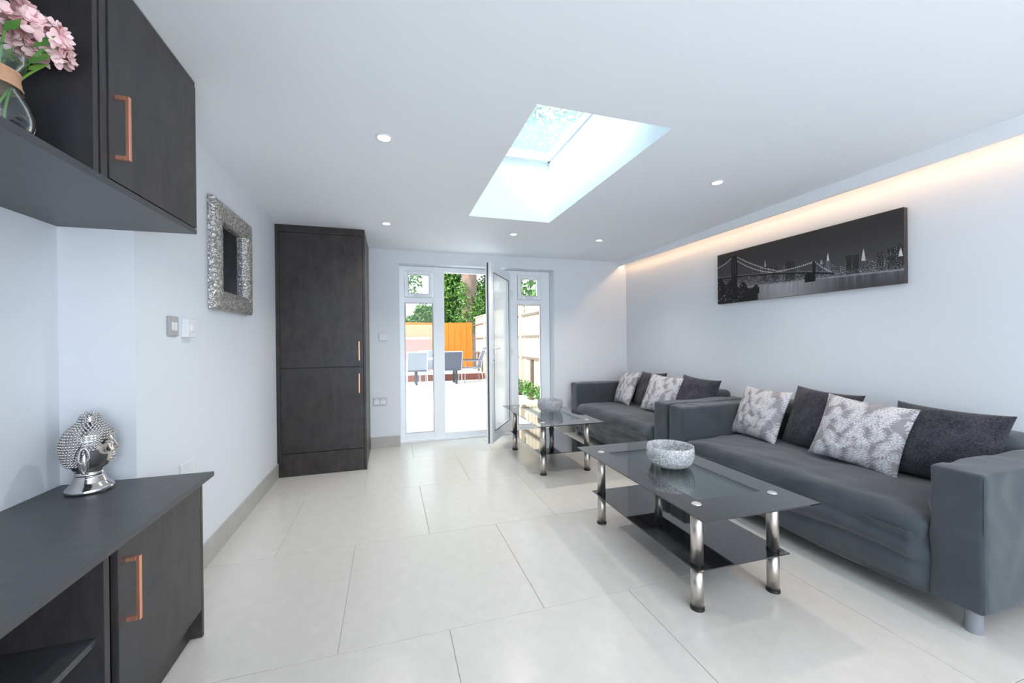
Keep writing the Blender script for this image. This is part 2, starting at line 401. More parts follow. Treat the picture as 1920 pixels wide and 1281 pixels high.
for sgn in (-1, 1):
    bm = bmesh.new(); yo = sgn*LT/2
    y0, y1 = sorted((yo, yo+sgn*0.01)); bx(bm, LW-0.07, LW-0.035, y0, y1, 0.86, 1.09, 0.003)
    cyl(bm, (LW-0.052, yo, 1.03), (LW-0.052, yo+sgn*0.05, 1.03), 0.009)
    y0, y1 = sorted((yo+sgn*0.038, yo+sgn*0.054)); bx(bm, LW-0.165, LW-0.043, y0, y1, 1.02, 1.04, 0.004)
    link('door_handle', bm_mesh(bm), M_plastic, leaf, local=True)
    bm = bmesh.new(); cyl(bm, (LW-0.052, yo+sgn*0.008, 0.90), (LW-0.052, yo+sgn*0.014, 0.90), 0.009)
    link('keyhole', bm_mesh(bm), M_seal, leaf, local=True)
for z in (0.25, 0.97, 1.72):
    bm = bmesh.new(); cyl(bm, (1.482, 4.853, z+0.03), (1.482, 4.853, z+0.13), 0.011); bx(bm, 1.482, 1.52, 4.858, 4.869, z+0.04, z+0.12, 0.002)
    h = struct(link('trim_4', bm_mesh(bm), M_plastic))

# ------------------------------------------------------------ skylight (window_1)
w = struct(empty('window_1', (1.02, 2.5, 2.8)))
bm = bmesh.new(); 
bx(bm, SX0-0.06, SX0+0.012, SY0-0.06, SY1+0.06, 2.80, 2.86); bx(bm, SX1-0.012, SX1+0.06, SY0-0.06, SY1+0.06, 2.80, 2.86)
bx(bm, SX0, SX1, SY0-0.06, SY0+0.02, 2.80, 2.86); bx(bm, SX0, SX1, SY1-0.035, SY1+0.06, 2.80, 2.86)
link('skylight_frame', bm_mesh(bm), M_upvc, w)
box('pane', (SX0+0.01, SX1-0.01, SY0+0.01, SY1-0.03, 2.825, 2.833), pane_mat('skylight_pane', (0.78, 0.90, 0.94), 0.03, haze=0.10), w)

# ------------------------------------------------------------ downlights
def downlight(x, y, label):
    z = CZ(y); t = empty('downlight', (x, y, z), label, 'ceiling light', 'recessed ceiling downlights')
    return t
DL = [(-0.015, 2.188, 'recessed downlight in the ceiling nearest the wall cupboard, left of the skylight'),
      (2.163, 2.186, 'recessed downlight in the ceiling between the skylight and the canvas picture'),
      (-0.014, 3.721, 'recessed downlight in the ceiling just right of the tall dark cupboard'),
      (1.192, 3.763, 'recessed downlight in the ceiling just behind the skylight, above the open door'),
      (2.144, 3.758, 'recessed downlight in the ceiling nearest the far right corner of the room')]
first = None
for x, y, lab in DL:
    if first is None:
        t = empty('downlight', (0, 0, 0)); first = t
        bm = bmesh.new(); lathe(bm, [(0.031, 0.006), (0.0315, -0.003), (0.036, -0.006), (0.043, -0.0045), (0.045, 0.0)], 32)
        link('trim_ring', bm_mesh(bm), M_plastic, t, smooth=True, local=True)
        bm = bmesh.new(); cyl(bm, (0, 0, 0.001), (0, 0, -0.0025), 0.0305, 0.0305, 32)
        link('lamp_face', bm_mesh(bm), M_lamp, t, local=True)
    else: t = copy_tree(first)
    t.location = (x, y, CZ(y)); tag(t, lab, 'ceiling light', 'recessed ceiling downlights')
    d = bpy.data.lights.new('lamp', 'SPOT'); d.energy = 30; d.color = (1.0, 0.93, 0.87); d.spot_size = R(116); d.spot_blend = 0.8; d.shadow_soft_size = 0.03
    o = bpy.data.objects.new('lamp', d); COL.objects.link(o); o.location = (x, y, CZ(y)-0.012)

# ------------------------------------------------------------ tall cupboard
CY = 3.97
t = empty('tall_cupboard', (-0.58, CY, 0), 'tall charcoal wooden cupboard with two doors standing left of the patio door', 'cupboard')
ctop = CZ(CY) - 0.002
box('carcass', (-0.925, -0.212, CY+0.022, YB-0.001, 0.0, ctop-0.006), M_woodc, t, bev=0.001)
box('filler_strip', (XL+0.001, -0.926, CY+0.004, CY+0.024, 0.128, ctop-0.001), M_woodc, t, bev=0.001)
box('top_filler', (-0.925, -0.212, CY+0.002, CY+0.021, 2.19, ctop-0.001), M_woodc, t, bev=0.001)
box('side_panel', (-0.2315, -0.211, CY-0.002, CY+0.021, 0.0, 2.189), M_woodc, t, bev=0.001)
d = box('door', (-0.9245, -0.2335, CY, CY+0.020, 0.973, 2.187), M_woodc, t, bev=0.0015)
def bar_handle(parent, x, y, z0, z1, off, axis, w=0.010):
    bm = bmesh.new()
    if axis == 'y':   # sticks out towards -y
        bx(bm, x-w/2, x+w/2, y-off, y-off+w*0.8, z0, z1, 0.001)
        for z in (z0+w/2, z1-w/2): bx(bm, x-w/2, x+w/2, y-off+w*0.8, y, z-w/2, z+w/2, 0.0005)
    else:             # sticks out towards +x
        bx(bm, x+off-w*0.8, x+off, y-w/2, y+w/2, z0, z1, 0.001)
        for z in (z0+w/2, z1-w/2): bx(bm, x, x+off-w*0.8, y-w/2, y+w/2, z-w/2, z+w/2, 0.0005)
    return link('handle', bm_mesh(bm), M_copper, parent)
def link_sub(o): return o
d.location = (0, 0, 0)
hh = bar_handle(d, -0.268, CY, 1.030, 1.205, 0.030, 'y'); 
d2 = box('door', (-0.9245, -0.2335, CY, CY+0.020, 0.208, 0.967), M_woodc, t, bev=0.0015)
bar_handle(d2, -0.270, CY, 0.728, 0.908, 0.030, 'y')
for dd in (d, d2):
    for h in dd.children: h['label'] = 'copper bar handle'
box('plinth', (-0.9475, -0.2335, CY+0.003, CY+0.021, 0.0, 0.203), M_woodc, t, bev=0.001)

# ------------------------------------------------------------ wall unit (top left)
UX, UZ0 = -0.75, 1.648
t = empty('wall_unit', (-0.97, 0.9, UZ0), 'charcoal wooden wall unit with an open niche and a door, high on the left', 'wall unit')
ut = CZ(YA) - 0.003
UY0 = -0.6
box('bottom_panel', (XA+0.001, UX, UY0, YA-0.001, UZ0, UZ0+0.020), M_woodh, t, bev=0.001)
box('top_panel', (XA+0.001, UX-0.002, UY0, YA-0.001, ut-0.02, ut), M_wood, t, bev=0.001)
box('side_panel', (XA+0.001, UX-0.022, YA-0.021, YA-0.001, UZ0+0.0205, ut-0.0205), M_wood, t)
box('divider', (XA+0.012, UX-0.004, 1.352, 1.371, UZ0+0.0205, ut-0.0205), M_wood, t, bev=0.001)
box('divider', (XA+0.012, UX-0.003, 1.378, 1.404, UZ0+0.0205, ut-0.0205), M_wood, t, bev=0.001)
box('back_panel', (XA+0.001, XA+0.011, UY0, YA-0.022, UZ0+0.0205, ut-0.0205), M_dark, t)
box('side_panel', (XA+0.012, UX-0.004, UY0, UY0+0.02, UZ0+0.0205, ut-0.0205), M_wood, t)
d = box('door', (UX-0.020, UX, 1.409, YA-0.001, UZ0+0.024, ut-0.022), M_wood, t, bev=0.001)
h = bar_handle(d, UX, 1.437, 1.735, 1.921, 0.034, 'x', 0.012); h['label'] = 'copper bar handle'

# ------------------------------------------------------------ base unit (bottom left)
BX = -0.741
t = empty('base_unit', (-0.95, 0.9, 0), 'low charcoal wooden sideboard with an open bay and a door, bottom left', 'sideboard')
BY0 = -0.5
box('worktop', (XA+0.001, -0.700, BY0, YA+0.002, 0.650, 0.669), M_woodh, t, bev=0.0012)
box('end_panel', (XA+0.005, BX, 1.922, YA-0.001, 0.0, 0.6495), M_wood, t, bev=0.001)
box('back_panel', (XA+0.001, XA+0.012, BY0, 1.921, 0.10, 0.6495), M_dark, t)
box('divider', (XA+0.013, BX-0.003, 1.352, 1.374, 0.1225, 0.6495), M_wood, t, bev=0.001)
box('divider', (XA+0.013, BX-0.022, 1.379, 1.400, 0.1225, 0.6495), M_wood, t, bev=0.001)
box('bottom_panel', (XA+0.013, BX-0.022, BY0, 1.921, 0.102, 0.122), M_wood, t)
box('shelf', (XA+0.013, BX-0.020, 0.42, 1.351, 0.392, 0.410), M_woodh, t, bev=0.001)
box('plinth', (BX-0.06, BX-0.042, BY0, 1.921, 0.0, 0.101), M_wood, t)
box('divider', (XA+0.013, BX-0.003, 0.395, 0.416, 0.1225, 0.6495), M_wood, t)
d = box('door', (BX-0.019, BX, 1.406, 1.919, 0.116, 0.643), M_wood, t, bev=0.001)
h = bar_handle(d, BX, 1.443, 0.390, 0.577, 0.034, 'x', 0.012); h['label'] = 'copper bar handle'
box('door', (BX-0.019, BX, BY0, 0.390, 0.116, 0.643), M_wood, t, bev=0.001)

# ------------------------------------------------------------ mirror on the left wall
def mirror():
    y0, y1, z0, z1 = 2.605, 3.235, 1.395, 2.030
    t = empty('wall_mirror', (XL, (y0+y1)/2, z0), 'rectangular mirror with a wide embossed silver frame on the left wall', 'mirror')
    # profile: distance from outer edge -> height over wall
    W = 0.112; nP = 16
    prof = [(W*i/nP, 0.024+0.026*max(0, math.sin(math.pi*min(1, (i/nP)*0.92+0.02)))**0.6) for i in range(nP+1)]
    vl = []; fs = []; per = 260
    # walk around the rectangle
    def ring(ins, h):
        a0, a1, b0, b1 = y0+ins, y1-ins, z0+ins, z1-ins; pts = []
        k = 66
        for i in range(k): pts.append((a0+(a1-a0)*i/k, b0))
        for i in range(k): pts.append((a1, b0+(b1-b0)*i/k))
        for i in range(k): pts.append((a1-(a1-a0)*i/k, b1))
        for i in range(k): pts.append((a0, b1-(b1-b0)*i/k))
        return pts
    rings = []
    rings.append([(XL+0.001, a, b) for a, b in ring(0, 0)])
    for ins, h in prof:
        rr = []
        for a, b in ring(ins, h):
            q = Vector((a*34, b*34, 0))
            c = noise.cell_vector(q) if False else noise.voronoi(q)[0][0]
            rr.append((XL+h+0.003*(0.5-c)*(1 if 0.02 < ins < W-0.01 else 0), a, b))
        rings.append(rr)
    rings.append([(XL+0.004, a, b) for a, b in ring(W, 0)])
    n = len(rings[0])
    for r in rings: vl += r
    for i in range(len(rings)-1):
        for j in range(n):
            fs.append((i*n+j, i*n+(j+1) % n, (i+1)*n+(j+1) % n, (i+1)*n+j))
    me = bpy.data.meshes.new('f'); me.from_pydata(vl, [], fs)
    m, nt, p, N, L = new_mat('embossed_silver'); p.inputs['Metallic'].default_value = 0.9; p.inputs['Roughness'].default_value = 0.33
    tc = N.new('ShaderNodeTexCoord'); v = N.new('ShaderNodeTexVoronoi'); v.inputs['Scale'].default_value = 75
    n2 = N.new('ShaderNodeTexNoise'); n2.inputs['Scale'].default_value = 60; L.new(tc.outputs['Object'], n2.inputs['Vector'])
    ad = N.new('ShaderNodeMixRGB'); ad.inputs['Fac'].default_value = 0.03; L.new(tc.outputs['Object'], ad.inputs['Color1']); L.new(n2.outputs['Color'], ad.inputs['Color2'])
    L.new(ad.outputs[0], v.inputs['Vector'])
    cr = N.new('ShaderNodeValToRGB'); cr.color_ramp.elements[0].position = 0.12; cr.color_ramp.elements[0].color = (1.0, 0.97, 0.94, 1)
    cr.color_ramp.elements[1].position = 0.62; cr.color_ramp.elements[1].color = (0.34, 0.32, 0.31, 1)
    L.new(v.outputs['Distance'], cr.inputs[0]); L.new(cr.outputs[0], p.inputs['Base Color'])
    b = N.new('ShaderNodeBump'); b.invert = True; b.inputs['Strength'].default_value = 0.9; b.inputs['Distance'].default_value = 0.006
    L.new(v.outputs['Distance'], b.inputs['Height']); L.new(b.outputs[0], p.inputs['Normal'])
    link('frame', me, m, t, smooth=True)
    box('mirror_glass', (XL+0.003, XL+0.008, y0+W-0.002, y1-W+0.002, z0+W-0.002, z1-W+0.002), mat('mirror_glass', (0.30, 0.33, 0.35), 0.03, metal=1.0), t)
mirror()

# ------------------------------------------------------------ switches and sockets
def plate(name, dims, label, cat, m, rocker, axis):
    x0, x1, y0, y1, z0, z1 = dims
    t = empty(name, ((x0+x1)/2, (y0+y1)/2, z0), label, cat)
    box('faceplate', dims, m, t, bev=0.002)
    for r in rocker: box(r[0], r[1], r[2] if len(r) > 2 else M_plastic, t, bev=0.0008)
    return t
plate('light_switch', (XL, XL+0.009, 2.172, 2.262, 1.236, 1.326), 'square switch plate on the left wall, nearer the camera of the pair', 'switch', M_plate,
      [('rocker', (XL+0.009, XL+0.013, 2.192+0.026*k, 2.213+0.026*k, 1.262, 1.300)) for k in (0, 1)], 'x')
plate('dimmer', (XL, XL+0.028, 2.305, 2.385, 1.232, 1.322), 'white plastic wall control box beside the switch plate on the left wall', 'control', M_plastic,
      [('dial', (XL+0.028, XL+0.036, 2.33, 2.36, 1.262, 1.292))], 'x')
plate('wall_socket', (XL, XL+0.010, 2.27, 2.40, 0.535, 0.621), 'white socket low on the left wall, half hidden by the sideboard top', 'socket', M_plastic,
      [('socket_switch', (XL+0.010, XL+0.013, 2.30+0.045*k, 2.32+0.045*k, 0.595, 0.610)) for k in (0, 1)], 'x')
plate('light_switch', (-0.110, -0.022, YB-0.009, YB, 1.211, 1.300), 'square metal switch plate on the far wall beside the patio door', 'switch', M_plate,
      [('rocker', (-0.092+0.028*k, -0.070+0.028*k, YB-0.013, YB-0.009, 1.262, 1.282)) for k in (0, 1)], 'y')
plate('wall_socket', (-0.180, -0.032, YB-0.009, YB, 0.482, 0.568), 'metal double socket on the far wall between cupboard and patio door', 'socket', M_plate,
      [('socket_face', (-0.170+0.070*k, -0.112+0.070*k, YB-0.012, YB-0.009, 0.494, 0.54), M_plastic) for k in (0, 1)] +
      [('socket_switch', (-0.150+0.070*k, -0.132+0.070*k, YB-0.013, YB-0.009, 0.545, 0.558), M_plastic) for k in (0, 1)], 'y')

# ------------------------------------------------------------ canvas picture
def skyline():
    Wd, Hd = 720, 230
    u, v = np.meshgrid(np.linspace(0, 1, Wd), np.linspace(0, 1, Hd), indexing='ij')   # u: left to right, v: up
    rs = np.random.RandomState(3)
    sky = 0.036 + 0.042*np.clip(1-(v-0.3)/0.7, 0, 1)**1.6
    img = sky.copy()
    shore = 0.30 - 0.12*u                                         # waterline of the far bank
    def rect(u0, u1, v0, v1, c, lit=0.0, dens=0.35):
        s = (u >= u0) & (u < u1) & (v >= v0) & (v < v1); img[s] = c
        if lit > 0:
            k = s & ((np.floor(u*360) % 2) == 0) & ((np.floor(v*115) % 2) == 0)
            img[k] = np.where(rs.rand(k.sum()) < dens, lit*rs.rand(k.sum())**1.5+0.03, img[k])
    # rows of buildings
    x = 0.0
    while x < 1.0:
        w = rs.uniform(0.008, 0.026); base = 0.30 - 0.12*x
        top = base + rs.uniform(0.06, 0.22) + (0.14 if 0.30 < x < 0.5 else 0) + (0.14*max(0, (x-0.85)/0.15))
        rect(x, x+w, base, top, rs.uniform(0.025, 0.07), 1.0, 0.55); x += w*rs.uniform(0.7, 1.1)
    for a, b, top, l in ((0.335, 0.36, 0.60, 0.5), (0.395, 0.43, 0.60, 0.5), (0.475, 0.505, 0.60, 0.12), (0.505, 0.525, 0.57, 0.1), (0.775, 0.80, 0.50, 0.05), (0.805, 0.83, 0.49, 0.05), (0.90, 0.925, 0.47, 0.5), (0.94, 0.97, 0.50, 0.55), (0.975, 1.0, 0.52, 0.5)):
        rect(a, b, 0.2, top, 0.03, l, 0.4)
    def spire(c, w, v0, v1, br):
        k = (np.abs(u-c) < w*np.clip((v1-v)/(v1-v0), 0, 1)**0.8) & (v > v0) & (v < v1); img[k] = br*(0.6+0.4*rs.rand(k.sum()))
    spire(0.349, 0.006, 0.58, 0.70, 0.45); spire(0.694, 0.006, 0.47, 0.60, 0.8); rect(0.684, 0.704, 0.25, 0.48, 0.12, 0.6, 0.5)
    spire(0.663, 0.008, 0.44, 0.52, 0.4); spire(0.849, 0.009, 0.38, 0.56, 0.65); spire(0.988, 0.008, 0.36, 0.47, 0.8)
    # glow dots over the town
    for _ in range(1800):
        a = rs.rand(); base = 0.30-0.12*a; b = base + abs(rs.randn())*0.05; i, j = int(a*(Wd-1)), int(min(1, b)*(Hd-1)); img[i:i+1, j:j+1] = rs.uniform(0.15, 0.7)
    # water
    wl = (v < shore)
    streak = np.array([max(0, rs.randn())*0.16 for _ in range(Wd)])
    streak = np.convolve(streak, np.ones(5)/5, 'same')
    ww = 0.08 + 0.30*np.clip(1-np.abs(u-0.45)/0.30, 0, 1) + streak[:, None]*np.clip(v/np.maximum(shore, 1e-3), 0.2, 1)
    rip = 0.85+0.3*np.sin(v*520+np.sin(u*60)*2)*0.5
    img[wl] = (ww*rip)[wl]
    img[(np.abs(v-shore) < 0.012)] = 0.42*rs.rand((np.abs(v-shore) < 0.012).sum())+0.05
    # dark near bank and the tree mass at the lower left
    bank = (v < 0.50-0.95*u+0.06*np.sin(u*70)) & (u < 0.30); img[bank] = 0.012
    b2 = (v < 0.235) & (v > 0.10+0.25*u-0.06) & (u > 0.16) & (u < 0.31); img[b2] = 0.015
    for _ in range(60):
        a, b = rs.uniform(0, 0.2), rs.uniform(0.02, 0.45); i, j = int(a*Wd), int(b*Hd)
        if b < 0.50-0.95*a: img[i:i+3, j:j+3] = rs.uniform(0.05, 0.5)
    # bridge deck, cables, towers
    deck = np.interp(u, [0, 0.149, 0.418, 0.625, 0.72], [0.523, 0.496, 0.425, 0.33, 0.27])
    k = (np.abs(v-deck) < 0.014) & (u < 0.72); img[k] = 0.012
    k = (np.abs(v-deck-0.018) < 0.005) & (u < 0.72); img[k] = 0.30*rs.rand(k.sum())+0.05
    def cable(u0, v0, u1, v1, sag):
        tt = np.clip((u-u0)/(u1-u0), 0, 1); c = v0+(v1-v0)*tt - sag*4*tt*(1-tt)
        k = (np.abs(v-c) < 0.006) & (u >= u0) & (u <= u1); img[k] = 0.20
        k2 = (np.abs(v-c) < 0.011) & (u >= u0) & (u <= u1) & ((np.floor(u*190) % 2) == 0); img[k2] = 0.50
        k3 = (v < c) & (v > deck) & ((np.floor(u*360) % 5) == 0) & (u >= u0) & (u <= u1); img[k3] = np.maximum(img[k3], 0.075)
    cable(0.0, 0.74, 0.118, 0.885, 0.02); cable(0.150, 0.885, 0.418, 0.47, 0.035); cable(0.155, 0.80, 0.40, 0.45, 0.05)
    cable(0.418, 0.455, 0.62, 0.50, 0.018); cable(0.632, 0.50, 0.715, 0.29, 0.02)
    for a in (0.112, 0.128, 0.144): rect(a, a+0.011, 0.05, 0.90, 0.010)
    rect(0.112, 0.155, 0.86, 0.905, 0.012); rect(0.112, 0.155, 0.47, 0.54, 0.012); rect(0.118, 0.150, 0.06, 0.47, 0.012)
    rect(0.618, 0.634, 0.20, 0.50, 0.02); rect(0.578, 0.630, 0.19, 0.33, 0.012)
    img = np.clip(img, 0.008, 1)
    col = np.stack([img*1.02, img*0.99, img*1.06], -1)
    y0, y1, z0, z1 = 3.106, 1.638, 1.534, 2.008
    xf = XR-0.037
    P = np.stack([np.full_like(u, xf), y0+(y1-y0)*u, z0+(z1-z0)*v], -1)
    t = empty('canvas_picture', (XR, 2.37, z0), 'wide black and white canvas of a night city skyline on the right wall', 'picture')
    me = grid_mesh(P[::-1]); set_col(me, col[::-1].reshape(-1, 3)); link('printed_face', me, attr_mat('canvas_print', 0.6, spec=0.25), t)
    box('canvas_sides', (xf+0.0006, XR-0.001, y1, y0, z0, z1), mat('canvas_edge', (0.055, 0.045, 0.042), 0.7), t, bev=0.002)
skyline()

# ------------------------------------------------------------ sofas
SL = 1.83
def fold(p, s):
    return s*(math.sin(p[1]*11+p[2]*26+3*fbm(p, 2.2, 4))*0.5 + fbm(p, 6, 9)*1.2)
def sofa_parts(seed, L):
    t = empty('sofa', (0, 0, 0))
    def d_arm(q, n):
        w = 0.006*fbm(q, 4, seed) - 0.013*abs(fbm((q[0]+q[2]*.6, q[1]+q[2]*.4, q[2]*.6), 8, seed+3))
        if n[0] < -0.6: w += 0.006*abs(math.sin((q[1]+q[0])*9-q[2]*16+4*fbm(q, 3, seed)))*max(0, 0.5-q[2])*2
        return w
    for k, (a, b) in enumerate(((0.0, 0.178), (L-0.178, L))):
        me = rbox_mesh((0.0, a, 0.095), (0.885, b, 0.662), 0.022, 0.026, d_arm)
        ar = link('arm', me, M_sofa, t, smooth=True, local=True)
        bm = bmesh.new()   # sewn seam along the front corner
        e = a if k == 0 else b
        o = 0.001 if k == 0 else -0.001
        cyl(bm, (0.008, e+o*8, 0.11), (0.008, e+o*8, 0.645), 0.0022, n=6)
        link('seam', bm_mesh(bm), M_sofa, ar, local=True)
    me = rbox_mesh((0.665, 0.179, 0.30), (0.885, L-0.179, 0.715), 0.05, 0.045, lambda q, n: 0.006*fbm(q, 4, seed+7)+0.003*fbm(q, 12, seed))
    link('backrest', me, M_sofa, t, smooth=True, local=True)
    def d_seat(q, n):
        w = 0.010*math.sin(math.pi*np.clip((q[1]-0.18)/(L-0.36), 0, 1))*max(0, n[2])
        w += 0.012*fbm(q, 3.4, seed+1) - 0.016*abs(fbm((q[0], q[1]*.6+q[2], q[2]), 7, seed+2))
        if n[0] < -0.3: w += 0.004*math.sin(q[1]*9+q[2]*35+3*fbm(q, 3, seed))
        return w
    me = rbox_mesh((-0.028, 0.180, 0.275), (0.70, L-0.180, 0.428), 0.062, 0.024, d_seat)
    link('seat_cushion', me, M_sofa, t, smooth=True, local=True)
    # front skirt with soft folds
    ny, nz = 150, 34; P = np.zeros((ny, nz, 3))
    for i in range(ny):
        for j in range(nz):
            y = 0.160 + (L-0.320)*i/(ny-1); f = j/(nz-1); z = 0.345 - f*(0.345-0.088)
            q = (0, y, z)
            x = 0.004 + 0.018*math.exp(-((f-0.1)/0.16)**2)
            e = max(0, min(1, (y-0.175)/0.4)); e2 = max(0, min(1, (L-0.175-y)/0.4)); ee = min(1, e*8, e2*8)
            x += ee*(-0.024*abs(math.sin(y*1.9+f*5.5+2.6*fbm(q, 1.6, seed)))*math.sin(math.pi*min(1, f*1.1)) - 0.016*abs(math.sin(f*8 + y*1.7*(1-f) + seed+2*fbm(q, 2.5, seed+5))) - 0.010*fbm(q, 6, seed)) + (1-ee)*0.012
            P[i, j] = (x - 0.034*(1-f)**2.5*ee, y, z + 0.008*math.sin(y*7+seed)*f)
    me = grid_mesh(P); sk = link('skirt', me, M_sofa, t, smooth=True, local=True)
    so = sk.modifiers.new('thick', 'SOLIDIFY'); so.thickness = 0.004; so.offset = 0
    box('under_frame', (0.045, 0.87, 0.03, L-0.03, 0.105, 0.29), M_dark, t, local=True)
    for x in (0.062, 0.80):
        for y in (0.062, L-0.062):
            bm = bmesh.new(); cyl(bm, (x, y, 0.0), (x, y, 0.106), 0.027, n=28); 
            link('leg', bm_mesh(bm), M_leg, t, local=True, smooth=False)
    return t
s1 = sofa_parts(1.3, SL); s1.location = (2.198, 0.925, 0)
tag(s1, 'grey fabric three seat sofa nearer the camera, along the right wall', 'sofa', 'grey sofas along the right wall')
s2 = sofa_parts(5.1, SL); s2.location = (2.198, 2.772, 0)
tag(s2, 'grey fabric three seat sofa in the far right corner', 'sofa', 'grey sofas along the right wall')

# ------------------------------------------------------------ cushions
def leaf_pattern(n, seedv):
    rs = np.random.RandomState(seedv); U, V = np.meshgrid(np.linspace(-1, 1, n), np.linspace(-1, 1, n), indexing='ij')
    val = np.zeros((n, n)); 
    spots = []
    for gx in range(-3, 4):
        for gy in range(-3, 4):
            spots.append((gx*0.40+(0.20 if gy % 2 else 0)+rs.uniform(-.05, .05), gy*0.40+rs.uniform(-.05, .05), rs.uniform(-0.7, 0.7)+(math.pi if rs.rand() < .3 else 0)))
    for cx, cy, an in spots:
        x = U-cx; y = V-cy; ca, sa = math.cos(an), math.sin(an)
        s = (x*sa+y*ca)/0.52+0.5; tt = x*ca-y*sa; tt = tt-0.10*np.sin(s*3.0)
        w = 0.19*np.clip(np.sin(np.clip(s, 0, 1)*math.pi), 0, 1)**0.6
        inside = (s > 0) & (s < 1) & (np.abs(tt) < w*(0.72+0.28*np.cos((s*0.52+np.abs(tt)*0.9)*74)))
        stripe = 0.5+0.5*np.cos((s*0.52-np.abs(tt)*0.9)*82)
        lf = np.where(np.abs(tt) < 0.008, 0.2, 0.35+0.65*stripe)
        val = np.where(inside, np.maximum(val, lf), val)
    # curling tendrils
    ten = np.abs(np.sin(6*U+2.5*np.sin(4*V)))*1.0
    val = np.where((val < 0.1) & (ten < 0.10), 0.45, val)
    return val
def cushion(kind, seedv):
    n = 110 if kind == 'p' else 56
    a = 0.232; T = 0.066 if kind == 'p' else 0.075
    u, v = np.meshgrid(np.linspace(-1, 1, n), np.linspace(-1, 1, n), indexing='ij')
    pin = 0.075
    x = a*u*(1-pin*(1-v**2)**1.0*np.abs(u)**2); z = a*v*(1-pin*(1-u**2)*np.abs(v)**2)
    th = T*np.clip((1-u**4)*(1-v**4), 0, 1)**0.55*(0.75+0.25*np.cos(u*1.5)*np.cos(v*1.5))
    wr = np.array([[noise.noise(Vector((uu*2.6+seedv, vv*2.6, seedv)))*0.010 + noise.noise(Vector((uu*7, vv*7+seedv, 2)))*0.0035 for uu, vv in zip(ru, rv)] for ru, rv in zip(u, v)])
    edge = np.clip((1-u**4)*(1-v**4), 0, 1)
    F = np.stack([x, -(th+wr*edge), z+0.0*x], -1); B = np.stack([x, th*0.85+wr*edge*0.5+0.0015, z], -1)
    nn = n*n; idx = np.arange(nn).reshape(n, n)
    f1 = np.stack([idx[:-1, :-1], idx[1:, :-1], idx[1:, 1:], idx[:-1, 1:]], -1).reshape(-1, 4)
    f2 = f1[:, ::-1] + nn
    ring = [idx[i, 0] for i in range(n)] + [idx[-1, j] for j in range(1, n)] + [idx[i, -1] for i in range(n-2, -1, -1)] + [idx[0, j] for j in range(n-2, 0, -1)]
    f3 = [[ring[(k+1) % len(ring)], ring[k], ring[k]+nn, ring[(k+1) % len(ring)]+nn] for k in range(len(ring))]
    me = bpy.data.meshes.new('cushion'); me.from_pydata(np.concatenate([F.reshape(-1, 3), B.reshape(-1, 3)]).tolist(), [], f1.tolist()+f2.tolist()+f3)
    if kind == 'p':
        vv = leaf_pattern(n, seedv).ravel()[:, None]
        c = np.array([[0.29, 0.275, 0.295]])*(1-vv) + np.array([[0.70, 0.695, 0.72]])*vv
        set_col(me, np.concatenate([c, c]))
    me.shade_smooth()
    return me
M_cushp = attr_mat('leaf_jacquard', 0.75, (260, 0.3, 0.001), 0.3)
def place_cushion(kind, seedv, xb, y, zb, lean, yawd, rolld, label, size=1.0, hs=0.90):
    # lean: top tilts back towards +x; face looks to -x
    me = cushion(kind, seedv)
    o = link('cushion', me, M_cushp if kind == 'p' else M_cushd)
    h = 0.232*size
    # local: x width, -y face, z up -> world: face -x
    Rm = Matrix.Rotation(R(yawd), 4, 'Z') @ Matrix.Rotation(R(-90), 4, 'Z') @ Matrix.Rotation(R(-lean), 4, 'X') @ Matrix.Rotation(R(rolld), 4, 'Y')
    o.matrix_world = Matrix.Translation((xb, y, zb)) @ Rm @ Matrix.Diagonal((size, size, size*hs, 1)) @ Matrix.Translation((0, 0, 0.225))
    tag(o, label, 'cushion', 'patterned cushions on the sofas' if kind == 'p' else 'charcoal cushions on the sofas')
    return o
SZ = 0.436
place_cushion('d', 41, 2.745, 1.355, SZ, 24, 4, 2, 'charcoal cushion beside the near arm of the nearer sofa')
place_cushion('d', 42, 2.745, 1.985, SZ, 19, -4, 2, 'charcoal cushion between the two leaf patterned cushions on the nearer sofa', 1.0, 0.93)
place_cushion('p', 11, 2.635, 1.685, SZ, 24, 6, 5, 'large leaf patterned silver grey cushion, nearest of the patterned ones, leaning over the charcoal one')
place_cushion('p', 12, 2.660, 2.380, SZ, 22, -8, 0, 'leaf patterned silver grey cushion at the far end of the nearer sofa', 0.97)
place_cushion('d', 43, 2.760, 3.150, SZ, 19, 4, 3, 'charcoal cushion at the near end of the far sofa')
place_cushion('d', 44, 2.745, 3.830, SZ, 19, -3, -2, 'charcoal cushion between the two patterned cushions on the far sofa')
place_cushion('p', 13, 2.640, 3.520, SZ, 23, 4, 2, 'patterned silver grey cushion in the middle of the far sofa')
place_cushion('p', 14, 2.650, 4.160, SZ, 21, -12, -3, 'patterned silver grey cushion at the far end of the far sofa', 0.97)

